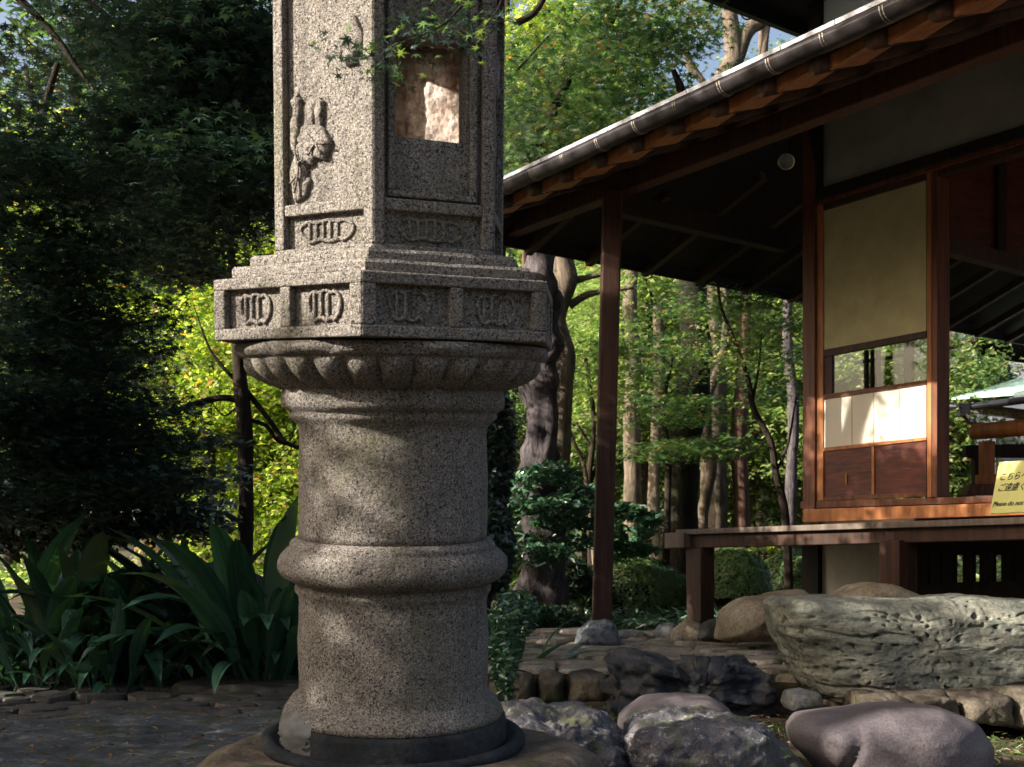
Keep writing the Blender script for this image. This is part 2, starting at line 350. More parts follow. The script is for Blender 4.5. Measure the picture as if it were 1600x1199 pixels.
# ------------------------------------------------------------------ ground
def gz(x, y):
    z = .02 * noise.noise(Vector((x * .8, y * .8, 0))) + .012 * noise.noise(Vector((x * 3, y * 3, 4)))
    z += .14 * min(max((y - 7.6) / 3, 0), 1)
    if x < -.2: z += .05 * min(max((y - 6.6) / 1.5, 0), 1)
    z += max(0, y - 22) * .03
    return z
def axis(lo, hi, dens, a, b, far):
    xs = list(np.arange(a, b, dens)); s = dens; x = b
    while x < hi: s *= 1.35; xs.append(x); x += s
    xs.append(hi); s = dens; x = a - dens
    left = []
    while x > lo: left.append(x); s *= 1.35; x -= s
    left.append(lo); return left[::-1] + xs
gx = axis(-150, 150, .09, -4, 5, 0); gy = axis(-30, 260, .09, 3, 11, 0)
gb = MB(); nx, ny = len(gx), len(gy)
gb.v = [(x, y, gz(x, y)) for y in gy for x in gx]
gb.f = [(j * nx + i, j * nx + i + 1, (j + 1) * nx + i + 1, (j + 1) * nx + i) for j in range(ny - 1) for i in range(nx - 1)]
props(gb.build('ground', M['soil'], smooth=True), kind='structure')
# ------------------------------------------------------------------ rocks
def fbm(p, s, o=4): return noise.fractal(p * s, .8, 2.1, o)
def rock(name, label, outline, Y, depth, mat, cat='rock', seed=0, rough=.03, scale=3, fn=None, nphi=96, nth=40, e=.6, parent=None, ridge=0, ycen=None):
    pts = [P(x, y, Y) for x, y in outline]; c = sum(pts, Vector()) / len(pts)
    poly = [(p.x - c.x, p.z - c.z) for p in pts]
    def rad(t):
        dx, dz = math.cos(t), math.sin(t); best = 1e-3
        for i in range(len(poly)):
            ax, az = poly[i]; bx, bz = poly[(i + 1) % len(poly)]; ex, ez = bx - ax, bz - az
            det = dx * (-ez) + dz * ex
            if abs(det) < 1e-12: continue
            s = (ax * (-ez) + az * ex) / det; u = (dx * az - dz * ax) / det
            if s > 0 and -1e-6 <= u <= 1 + 1e-6: best = max(best, s)
        return best
    rr = [rad(2 * math.pi * k / nphi) for k in range(nphi)]
    rr = [(rr[k - 1] + rr[k] * 3 + rr[(k + 1) % nphi]) / 5 for k in range(nphi)]
    mb = MB(); sv_ = Vector((seed * 7.3, seed * 3.1, seed * 5.7)); vs = []
    rm = sum(rr) / nphi; fine_ = [-math.pi / 2 + math.pi * (.5 - .5 * math.cos(math.pi * i / 3000)) for i in range(3001)]; acc = [0.0]; pq = None
    for th in fine_:
        q_ = (abs(math.cos(th)) ** e * rm, math.copysign(abs(math.sin(th)) ** e, math.sin(th)) * depth)
        if pq: acc.append(acc[-1] + math.hypot(q_[0] - pq[0], q_[1] - pq[1]))
        pq = q_
    ths = []; ia = 0
    for j in range(nth + 1):
        while ia < 3000 and acc[ia] < acc[-1] * j / nth: ia += 1
        ths.append(fine_[ia])
    for j in range(nth + 1):
        th = ths[j]
        cc = abs(math.cos(th)) ** e; ss = math.copysign(abs(math.sin(th)) ** e, math.sin(th))
        for k in range(nphi):
            t = 2 * math.pi * k / nphi
            q = Vector((math.cos(t) * rr[k] * cc, ss * depth, math.sin(t) * rr[k] * cc))
            nrm = Vector((math.cos(t) * cc, ss, math.sin(t) * cc)).normalized(); w_ = c + q
            d = rough * fbm(w_ + sv_, scale) - rough * .3
            if ridge: d += ridge * (1 - 2 * abs(noise.noise((w_ + sv_) * scale * 1.7)))
            if fn: d += fn(w_, nrm)
            vs.append(w_ + nrm * d)
    fs = [(j * nphi + k, (j + 1) * nphi + k, (j + 1) * nphi + (k + 1) % nphi, j * nphi + (k + 1) % nphi) for j in range(nth) for k in range(nphi)]
    mb.add(vs, fs); zb = min(v.z for v in vs)
    o = mb.build(name, mat, parent, smooth=True, loc=None if parent else (c.x, c.y + 0, zb))
    if not parent: props(o, label, cat)
    return o
def strata(w_, n):
    top = min(1, max(0, (.60 - w_.z) / .16)); front = 1 if n.y < .3 else .2
    zz = (w_.z + .035 * noise.noise(Vector((w_.x * .9, w_.y * .9, 3))) - w_.x * .012 + .008 * noise.noise(w_ * 9)) * 13 + .5 * noise.noise(Vector((w_.x * 5, w_.y * 3, w_.z * 7)))
    f = zz - math.floor(zz); q = 1.5 * noise.noise(Vector((w_.x * 2.3, math.floor(zz) * 3.3, 2))) + .12
    d = -.036 * (f ** 6) * max(0, q) * 1.6 * top * front
    d += .007 * top * noise.noise(Vector((w_.x * 3, w_.y * 3, w_.z * 30))) + .004 * noise.noise(w_ * 45)
    left = min(1, max(.2, (3.0 - w_.x) / 1.2)); p = noise.noise(Vector((w_.x * 34, w_.y * 34, w_.z * 46)))
    d -= .10 * max(0, p - .32) * left * front * max(top, .35)
    for a, b, c in ((.42, 2.42, .56), (-.5, 3.05, .30)):     # long thin cracks
        e_ = (w_.x - b) * a + (w_.z - c); d -= .02 * math.exp(-(e_ / .007) ** 2) * front
    return d
rock('layered_rock', 'long layered grey-green rock with pits and ledges, lying before the veranda',
     [(1197,942),(1215,930),(1290,927),(1340,930),(1420,935),(1500,927),(1600,935),(1740,945),(1760,1000),(1740,1085),(1600,1092),(1500,1096),(1380,1100),(1300,1104),(1270,1086),(1240,1060),(1222,1015),(1203,980)],
     6.0, .42, M['rock_layer'], seed=1, rough=.03, scale=2.2, fn=strata, nphi=560, nth=210, e=.5)
rock('dark_rock', 'dark blue-brown broken rock with ledges at the terrace edge, left of the layered rock',
     [(945,1022),(985,1015),(1050,1032),(1150,1032),(1190,1045),(1210,1072),(1214,1130),(1150,1145),(1000,1140),(945,1125)],
     6.05, .3, M['rock_dark'], seed=2, rough=.05, scale=4.5, nphi=200, nth=70, e=.4, ridge=.025,
     fn=lambda w_, n: .045 * noise.cell(Vector((w_.x * 7 + w_.z * 3, w_.y * 7, w_.z * 13 + w_.x * 2))) + .02 * noise.cell(Vector((w_.x * 19, w_.y * 17, w_.z * 27 - w_.x * 4))) - .03)
rock('smooth_boulder', 'smooth purple-brown two-lobed boulder in the foreground at the lower right',
     [(1225,1135),(1240,1115),(1300,1106),(1365,1096),(1400,1097),(1460,1103),(1515,1125),(1541,1162),(1540,1205),(1500,1245),(1400,1260),(1300,1235),(1262,1190),(1232,1160)],
     4.5, .3, M['rock_smooth'], seed=3, rough=.012, scale=2, nphi=140, nth=60, e=.85,
     fn=lambda w_, n: -.03 * math.exp(-((w_.x - 1.115 - (w_.z - .05) * .3) / .018) ** 2) * min(1, max(0, (.20 - w_.z) / .08)))
rock('domed_stone', 'low rounded brown stone behind the rough lichened rocks',
     [(968,1118),(1005,1090),(1060,1083),(1110,1088),(1142,1106),(1150,1150),(965,1150)], 5.2, .18, M['rock_smooth'], seed=4, rough=.01, nphi=80)
rock('rough_rock', 'rough mottled rock with white lichen in the foreground, beside the smooth boulder',
     [(985,1124),(1060,1108),(1130,1112),(1175,1126),(1200,1150),(1235,1172),(1262,1205),(1290,1290),(1120,1300),(950,1290),(958,1180)],
     4.45, .34, M['rock_rough'], seed=5, rough=.05, scale=3.4, nphi=260, nth=110, e=.7, ridge=.006, fn=lambda w_, n: .010 * noise.noise(w_ * 28) + .006 * noise.noise(w_ * 60))
rock('rough_rock', 'low rough blue-brown rock in the foreground, right of the lantern foot',
     [(772,1112),(830,1104),(870,1112),(905,1104),(950,1120),(990,1150),(1010,1290),(860,1300),(700,1290),(740,1150)],
     4.5, .36, M['rock_rough'], seed=6, rough=.055, scale=4, nphi=260, nth=110, e=.7, ridge=.007, fn=lambda w_, n: .010 * noise.noise(w_ * 26) + .006 * noise.noise(w_ * 60))
rock('hollow_boulder', 'large tan boulder with a dark hollow, under the veranda edge',
     [(1118,1000),(1122,960),(1150,935),(1200,926),(1262,920),(1275,960),(1270,1005)], 8.0, .36, M['rock_tan'], seed=7, rough=.03, scale=2, nphi=120, nth=60, e=.75,
     fn=lambda w_, n: -.22 * max(0, 1 - ((w_.x - 1.57) / .085) ** 2 - ((w_.z - .29) / .05) ** 2) if n.y < 0 else 0)
rock('pale_boulder', 'pale domed boulder showing above the layered rock, below the veranda post',
     [(1300,935),(1335,914),(1362,909),(1390,912),(1430,928),(1445,960),(1295,960)], 7.2, .3, M['rock_tan'], seed=8, rough=.02, nphi=80)
for i, (ol, Y, d, mt, lb) in enumerate([
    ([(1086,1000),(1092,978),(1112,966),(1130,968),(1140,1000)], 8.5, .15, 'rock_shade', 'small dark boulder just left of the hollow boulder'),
    ([(1020,990),(1028,976),(1050,972),(1066,980),(1070,1000),(1018,1002)], 8.9, .15, 'rock_grey', 'small grey rounded stone left of the veranda post footing'),
    ([(955,994),(970,985),(1000,984),(1016,992),(1014,1004),(960,1004)], 8.8, .15, 'rock_grey', 'flat grey stone right of the pitted post footing'),
    ([(1222,1100),(1228,1080),(1255,1074),(1282,1082),(1284,1106),(1230,1112)], 5.75, .12, 'rock_grey', 'small square brown stone under the left end of the layered rock'),
    ([(1282,1110),(1290,1085),(1330,1080),(1345,1110),(1310,1125)], 5.9, .12, 'rock_tan', 'tan wedge stone propping the layered rock'),
    ([(845,1104),(860,1098),(905,1097),(918,1102),(905,1109),(858,1110)], 5.6, .08, 'rock_grey', 'thin pale flat disc-like stone behind the foreground rocks')]):
    rock('garden_stone', lb, ol, Y, d, M[mt], seed=20 + i, rough=.015, nphi=56, nth=24)
# footings
rock('post_footing', 'pitted blue-grey domed footing stone under the tall round-topped eaves post',
     [(896,1008),(905,985),(922,970),(945,966),(960,974),(968,995),(970,1012)], 8.38, .2, M['rock_pitted'], 'footing stone', 31, .008, 8, nphi=80)
rock('post_footing', 'grey footing stone under the short veranda post',
     [(1046,1004),(1052,984),(1070,970),(1092,972),(1100,990),(1098,1006)], 8.62, .14, M['rock_tan'], 'footing stone', 32, .01, 8, nphi=60)
# ------------------------------------------------------------------ voronoi paving
def voronoi(poly, seeds):
    cells = []
    for i, s in enumerate(seeds):
        c = list(poly)
        for j, q in enumerate(seeds):
            if i == j or (s - q).length > 1.4: continue
            m_ = (s + q) / 2; d = q - s; new = []
            for k in range(len(c)):
                a, b = c[k], c[(k + 1) % len(c)]; fa, fb = (a - m_).dot(d), (b - m_).dot(d)
                if fa <= 0: new.append(a)
                if fa * fb < 0: new.append(a + (b - a) * (fa / (fa - fb)))
            c = new
            if len(c) < 3: break
        if len(c) >= 3: cells.append((s, c))
    return cells
def stone_cells(parent, name, poly, spacing, ztop, thick, mat, gap=.012, stretch=1.0, seed=1, zf=None):
    rng = random.Random(seed); xs = [p.x for p in poly]; ys = [p.y for p in poly]; seeds = []
    y = min(ys); row = 0
    while y < max(ys):
        x = min(xs) + (row % 2) * spacing * stretch / 2
        while x < max(xs):
            q = Vector((x + rng.uniform(-.33, .33) * spacing * stretch, y + rng.uniform(-.33, .33) * spacing))
            seeds.append(q); x += spacing * stretch
        y += spacing * .9; row += 1
    def inside(q):
        s = 0
        for k in range(len(poly)):
            a, b = poly[k], poly[(k + 1) % len(poly)]
            if (a.y > q.y) != (b.y > q.y) and q.x < (b.x - a.x) * (q.y - a.y) / (b.y - a.y) + a.x: s ^= 1
        return s
    seeds = [q for q in seeds if inside(q)]
    for s, c in voronoi(poly, seeds):
        cen = sum(c, Vector((0, 0))) / len(c); n = len(c)
        # cut corners for rounded outlines
        ring = []
        for k in range(n):
            a, b, d = c[k - 1], c[k], c[(k + 1) % n]
            ring += [b + (a - b) * .22, b + (d - b) * .22]
        ring = [p + (cen - p).normalized() * gap for p in ring]
        zt = (zf(cen.x, cen.y) if zf else ztop) + rng.uniform(-.012, .012)
        tx, ty = rng.uniform(-.05, .05), rng.uniform(-.05, .05)
        top = lambda p, k, dz: (cen.x + (p.x - cen.x) * k, cen.y + (p.y - cen.y) * k, zt + dz + (p.x - cen.x) * tx + (p.y - cen.y) * ty + .006 * noise.noise(Vector((p.x * 9, p.y * 9, 0))))
        mb = MB(); m_ = len(ring)
        vs = [top(p, 1, -thick) for p in ring] + [top(p, 1, -.018) for p in ring] + [top(p, .93, -.002) for p in ring] + [top(cen, 1, .004)]
        fs = [(r * m_ + k, r * m_ + (k + 1) % m_, (r + 1) * m_ + (k + 1) % m_, (r + 1) * m_ + k) for r in range(2) for k in range(m_)]
        fs += [(2 * m_ + k, 2 * m_ + (k + 1) % m_, 3 * m_) for k in range(m_)]
        mb.add(vs, fs).build(name, mat, parent, smooth=False)
ter = thing('terrace', None, None, (1, 7.5, .1)); ter['kind'] = 'structure'
tp = [Vector(p) for p in ((-.15, 6.75), (.55, 6.7), (1.3, 6.35), (1.6, 6.2), (3.4, 5.9), (3.2, 8.0), (2.4, 9.6), (-.6, 9.6), (-.45, 8.2), (-.2, 7.4))]
MB().prism([(p.x, p.y, -.05) for p in tp], (0, 0, .165)).build('terrace_bed', M['soil'], ter)
stone_cells(ter, 'paving_stone', tp, .27, .16, .12, M['paving'], stretch=1.35, seed=5)
for i, (x0, x1, y0, y1) in enumerate([(800,835,1050,1092),(838,882,1048,1094),(885,950,1046,1092),(760,798,1052,1090)]):
    rock('edge_stone', None, [(x0,y1+8),(x0+3,y0+6),((x0+x1)/2,y0),(x1-3,y0+4),(x1,y1+6)], 6.55, .18, M['rock_dull'], seed=40+i, rough=.02, nphi=48, nth=20, parent=ter)
for i, (x0, x1, y0, y1) in enumerate([(1338,1405,1078,1106),(1400,1475,1074,1110),(1470,1555,1072,1118),(1548,1650,1068,1126),(1640,1740,1068,1126)]):
    rock('edge_stone', None, [(x0-4,y1+8),(x0,y0+6),((x0*2+x1)/3,y0+3),((x0+x1)/2,y0+1),(x1-4,y0+5),(x1+4,y1+8)], 5.5, .28, M['rock_dull'], seed=50+i, rough=.035, scale=5, nphi=72, nth=36, e=.4, parent=ter)
# left path
pa = thing('path', None, None, (-1.8, 6.4, .03)); pa['kind'] = 'structure'
pp = [Vector(p) for p in ((-3.4, 5.3), (-1.3, 5.35), (-.95, 6.0), (-1.0, 6.9), (-1.5, 7.2), (-3.6, 6.9))]
MB().prism([(p.x, p.y, -.03) for p in pp], (0, 0, .045)).build('path_bed', M['soil'], pa)
stone_cells(pa, 'cobble', pp, .19, .045, .06, M['rock_shade'], gap=.014, stretch=1.2, seed=9, zf=lambda x, y: .05)
def flat_slab(name, label, pts, z, th, mat, parent=None):
    mb = MB(); m_ = len(pts); cen = sum((Vector(p) for p in pts), Vector((0, 0))) / m_; vs = []; n2 = m_ * 6; ring = []
    for k in range(m_):
        a, b = Vector(pts[k]), Vector(pts[(k + 1) % m_])
        for q in range(6):
            p = a + (b - a) * q / 6; ring.append(p + (p - cen).normalized() * .03 * noise.noise(Vector((p.x * 5, p.y * 5, 1))))
    prof = [(1.0, -th), (1.02, -th * .4), (.985, -.01), (.95, 0), (.85, .003), (.75, .004), (.65, .004), (.55, .004), (.45, .004), (.35, .004), (.25, .004), (.1, .003)]
    for r, dz in prof:
        for p in ring:
            q = cen + (p - cen) * r; vs.append((q.x, q.y, z + dz + (.045 * fbm(Vector((q.x, q.y, 2)), 1.8) + .01 * fbm(Vector((q.x, q.y, 5)), 9) if r < 1 else 0)))
    fs = [(r * n2 + k, r * n2 + (k + 1) % n2, (r + 1) * n2 + (k + 1) % n2, (r + 1) * n2 + k) for r in range(len(prof) - 1) for k in range(n2)]
    fs.append(tuple((len(prof) - 1) * n2 + k for k in range(n2)))
    o = mb.add(vs, fs).build(name, mat, parent, smooth=True, loc=None if parent else (cen.x, cen.y, z - th))
    if label: props(o, label, 'stone slab')
    return o
flat_slab('stone_slab', 'large flat blue-grey slab at the lower left, in front of the cobbles', [(-1.9, 3.4), (-.35, 3.5), (-.3, 4.4), (-.85, 5.15), (-1.6, 4.95), (-2.6, 4.5), (-2.5, 3.7)], .13, .2, M['slab'])
flat_slab('stepping_stone', 'dark flat stepping stone behind the lantern foot', [(-1.75, 6.6), (-1.2, 6.35), (-.7, 6.5), (-.8, 7.2), (-1.4, 7.35)], .085, .1, M['rock_shade'])
flat_slab('stepping_stone', 'long narrow stepping stone between cobbles and large slab', [(-2.1, 5.25), (-1.1, 5.35), (-1.2, 5.65), (-2.0, 5.6)], .085, .1, M['rock_shade'])
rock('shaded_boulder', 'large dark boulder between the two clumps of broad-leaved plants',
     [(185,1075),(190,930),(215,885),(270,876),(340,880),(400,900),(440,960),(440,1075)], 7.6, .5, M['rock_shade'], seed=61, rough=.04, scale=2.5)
# ------------------------------------------------------------------ stone lantern
LY = 3.45; LX = (615 - 800) / F * LY; LEAN = R(6.0); LZ0 = Z(1165, LY)
lan = thing('stone_lantern', 'tall carved granite lantern with round shaft, hexagonal platform and open fire box', 'lantern', (LX, LY, LZ0))
from mathutils import Quaternion
ld = Vector((-LX, -LY, 0)).normalized(); lan.rotation_euler = Quaternion((-ld.y, ld.x, 0), LEAN).to_euler()
def LH(py):        # height on the leaning axis seen at row py, and metres per px there
    py = py + 16 - (py - 480) * .052; k = (HZ - py) / F; a = LZ0 - CZ
    h = (k * LY - a) / (math.cos(LEAN) + k * math.sin(LEAN)); return h, (LY - h * math.sin(LEAN)) / F
def pr(l): return [(r * LH(y)[1], LH(y)[0]) for y, r in l]
def smooth_prof(l, n=4):
    q = catmull([(a, b, 0) for a, b in l], n); return [(p.x, p.y) for p in q]
def jit(r, z, t, i): return r + .0035 * fbm(Vector((r * math.cos(t), r * math.sin(t), z)), 9)
MB().lathe(pr([(1128,172),(1120,170),(1110,163),(1102,158),(1098,150)]) + pr([(y, 146 + (y - 880) * .008) for y in range(1090, 935, -12)]) + pr([(933,148),(928,152),(922,153),(916,150),(912,156)]), 96, jit).build('lower_shaft', M['granite'], lan, False, True)
MB().lathe(smooth_prof(pr([(912,156),(905,168),(895,176),(884,178),(872,175),(862,167),(858,163)]), 3) + pr([(857,159),(852,160),(846,156),(842,149)]), 96, jit).build('middle_ring', M['granite'], lan, False, True)
MB().lathe(pr([(842,146.5)] + [(y, 145.5 + (y - 660) * .006) for y in range(830, 662, -12)] + [(660,147),(654,152),(648,158),(643,161),(638,160),(635,163),(630,171),(622,174),(610,174),(600,172)]), 96, jit).build('upper_shaft', M['granite'], lan, False, True)
# base plinth and ring
MB().lathe(pr([(1172,178),(1168,176),(1140,176),(1130,173),(1128,168)]), 80, jit).build('base_disc', M['ring'], lan, False, True)
MB().lathe(smooth_prof(pr([(1180,176),(1186,190),(1180,202),(1170,206),(1163,200),(1162,190),(1168,182),(1172,176)]), 3), 80, jit, cap=False).build('base_ring', M['ring'], lan, False, True)
mo = MB(); h0, s0 = LH(1125)
for j in range(13):
    for k in range(14):
        a = R(198 + k * 2.6); z = LH(1168 - j * 5)[0]
        q = 1 - abs(k - 6.5) / 7.5; r = (174 if j < 8 else 174 - (j - 8) * 4) * s0 + .028 * q * (1 - abs(j - 6) / 8) + .012 * noise.noise(Vector((k * .7, j * .7, 3)))
        mo.v.append((r * math.cos(a), r * math.sin(a), z))
mo.f = [(j * 14 + k, j * 14 + k + 1, (j + 1) * 14 + k + 1, (j + 1) * 14 + k) for j in range(12) for k in range(13)]
props(mo.build('mortar_patch', M['mortar'], lan, False, True), 'whitish mortar patch on the foot of the lantern')
# lotus capital
def lotus(r, z, t, i):
    hh = (z - CAPB) / (CAPT - CAPB)
    if hh < .66:
        p = abs(math.sin(t * 14)); return jit(r, z, t, i) + (.032 * (p ** .6) - .02) * max(0, math.sin(min(max(hh, 0) / .66, 1) * math.pi)) ** .7
    p = abs(math.sin(t * 7 + .4)); return jit(r, z, t, i) + .014 * (p - .5) * max(0, math.sin((hh - .66) / .34 * math.pi))
CAPB, CAPT = LH(602)[0], LH(530)[0]
cp = smooth_prof(pr([(602,170),(598,178),(590,196),(578,214),(566,224),(556,229),(552,231)]), 5) + smooth_prof(pr([(551,235),(545,240),(538,242),(531,240)]), 4)
MB().lathe(cp, 280, lotus).build('lotus_capital', M['granite'], lan, False, True)
HT = R(26.5)
def hexv(Rr, k): a = math.pi + HT + k * math.pi / 3; return Vector((Rr * math.cos(a), Rr * math.sin(a), 0))
def hexprism(mb, Rp, y0, y1, ch=0):
    (h0, s), (h1, _) = LH(y0), LH(y1); r = Rp * s
    pr_ = [(r * .985, h0), (r, h0 + .006), (r, h1 - .008), (r * .985, h1)]
    sub = 6; vs = []
    n = 6 * sub
    for rr, z in pr_:
        for k in range(6):
            a, b = hexv(rr, k), hexv(rr, k + 1)
            for q in range(sub):
                p = a + (b - a) * q / sub; p.z = z; p += Vector((p.x, p.y, 0)).normalized() * .003 * noise.noise(p * 30) + Vector((0, 0, .003 * noise.noise(p * 18)))
                vs.append(p)
    fs = [(i * n + k, i * n + (k + 1) % n, (i + 1) * n + (k + 1) % n, (i + 1) * n + k) for i in range(3) for k in range(n)] + [tuple(range(n))[::-1], tuple(3 * n + k for k in range(n))]
    mb.add(vs, fs)
for nm, rp, ya, yb in (('lower_step', 254, 434, 413), ('upper_step', 227, 413, 394)):
    mb = MB(); hexprism(mb, rp, ya, yb); mb.build(nm, M['granite'], lan, False)
def facet_frame(k, Rm, t):     # local frame of facet k: origin at mid of outer face, u along, n outward
    a, b = hexv(Rm, k), hexv(Rm, k + 1); u = (b - a).normalized(); n = Vector((u.y, -u.x, 0)); mid = (a + b) / 2
    if n.dot(mid) < 0: n = -n
    return mid, u, n, (b - a).length
def bar(mb, fr, u0, u1, z0, z1, t, out=0, mitL=False, mitR=False):
    mid, u, n, W = fr; q = t * math.tan(math.pi / 6)
    pts = [mid + u * u0 + n * out, mid + u * u1 + n * out, mid + u * (u1 - (q if mitR else 0)) + n * (out - t), mid + u * (u0 + (q if mitL else 0)) + n * (out - t)]
    for p in pts: p.z = z0
    mb.prism(pts, (0, 0, z1 - z0))
def scroll(mb, fr, uc, zc, w_, h_, nb, out, D=True):
    """raised pod-like emblem: a row of upright bars with a bowed end stroke"""
    mid, u, n, W = fr; r = .0046
    def pt(a, b): p = mid + u * (uc + a * w_ / 2) + n * out; p.z = zc + b * h_ / 2; return p
    for i in range(nb):
        a = -1 + .28 + i * (1.35 / nb); mb.tube(catmull([pt(a, 1), pt(a + .02, 0), pt(a, -1)], 3), r, 6)
    mb.tube(catmull([pt(.55, 1), pt(.85, .7), pt(1, .15), pt(.9, -.5), pt(.6, -1)], 4), r, 6)
    mb.tube(catmull([pt(-1, .7), pt(-.72, 1), pt(-.4, .85), pt(0, 1.05), pt(.4, .85), pt(.62, 1)], 3), r, 6)
    mb.tube(catmull([pt(-.95, -.4), pt(-.7, -1), pt(-.3, -.75), pt(.1, -1), pt(.45, -.8), pt(.65, -1.05)], 3), r * 1.1, 6)
    mb.tube(catmull([pt(-1, .7), pt(-1.08, .2), pt(-.95, -.4)], 3), r, 6)
(hp0, sp), (hp1, _) = LH(528), LH(434); Rp = 281 * sp; T = .022
core = MB(); vs = [hexv(Rp - T / math.cos(math.pi / 6), k) for k in range(6)]
for v in vs: v.z = hp0
core.prism(vs, (0, 0, hp1 - hp0 - .004)).build('platform', M['granite'], lan, False)
for k in range(6):
    fr = facet_frame(k, Rp, T); W = fr[3]; fb = MB(); Hh = hp1 - hp0; m_ = .036
    bar(fb, fr, -W / 2, W / 2, hp0, hp0 + m_ * .75, T, 0, True, True); bar(fb, fr, -W / 2, W / 2, hp1 - m_ * .75, hp1, T, 0, True, True)
    bar(fb, fr, -W / 2, -W / 2 + m_, hp0 + m_ * .75, hp1 - m_ * .75, T, 0, True, False); bar(fb, fr, W / 2 - m_, W / 2, hp0 + m_ * .75, hp1 - m_ * .75, T, 0, False, True)
    bar(fb, fr, -m_ * .45, m_ * .45, hp0 + m_ * .75, hp1 - m_ * .75, T, -.0005)
    o = fb.build('carved_panel', M['granite'], lan, False, bevel=.004)
    for sgn in (-1, 1):
        em = MB(); scroll(em, fr, sgn * W * .235, (hp0 + hp1) / 2, W * .2, Hh * .46, 3, -T + .003)
        em.build('carved_emblem', M['granite'], o, False, True)
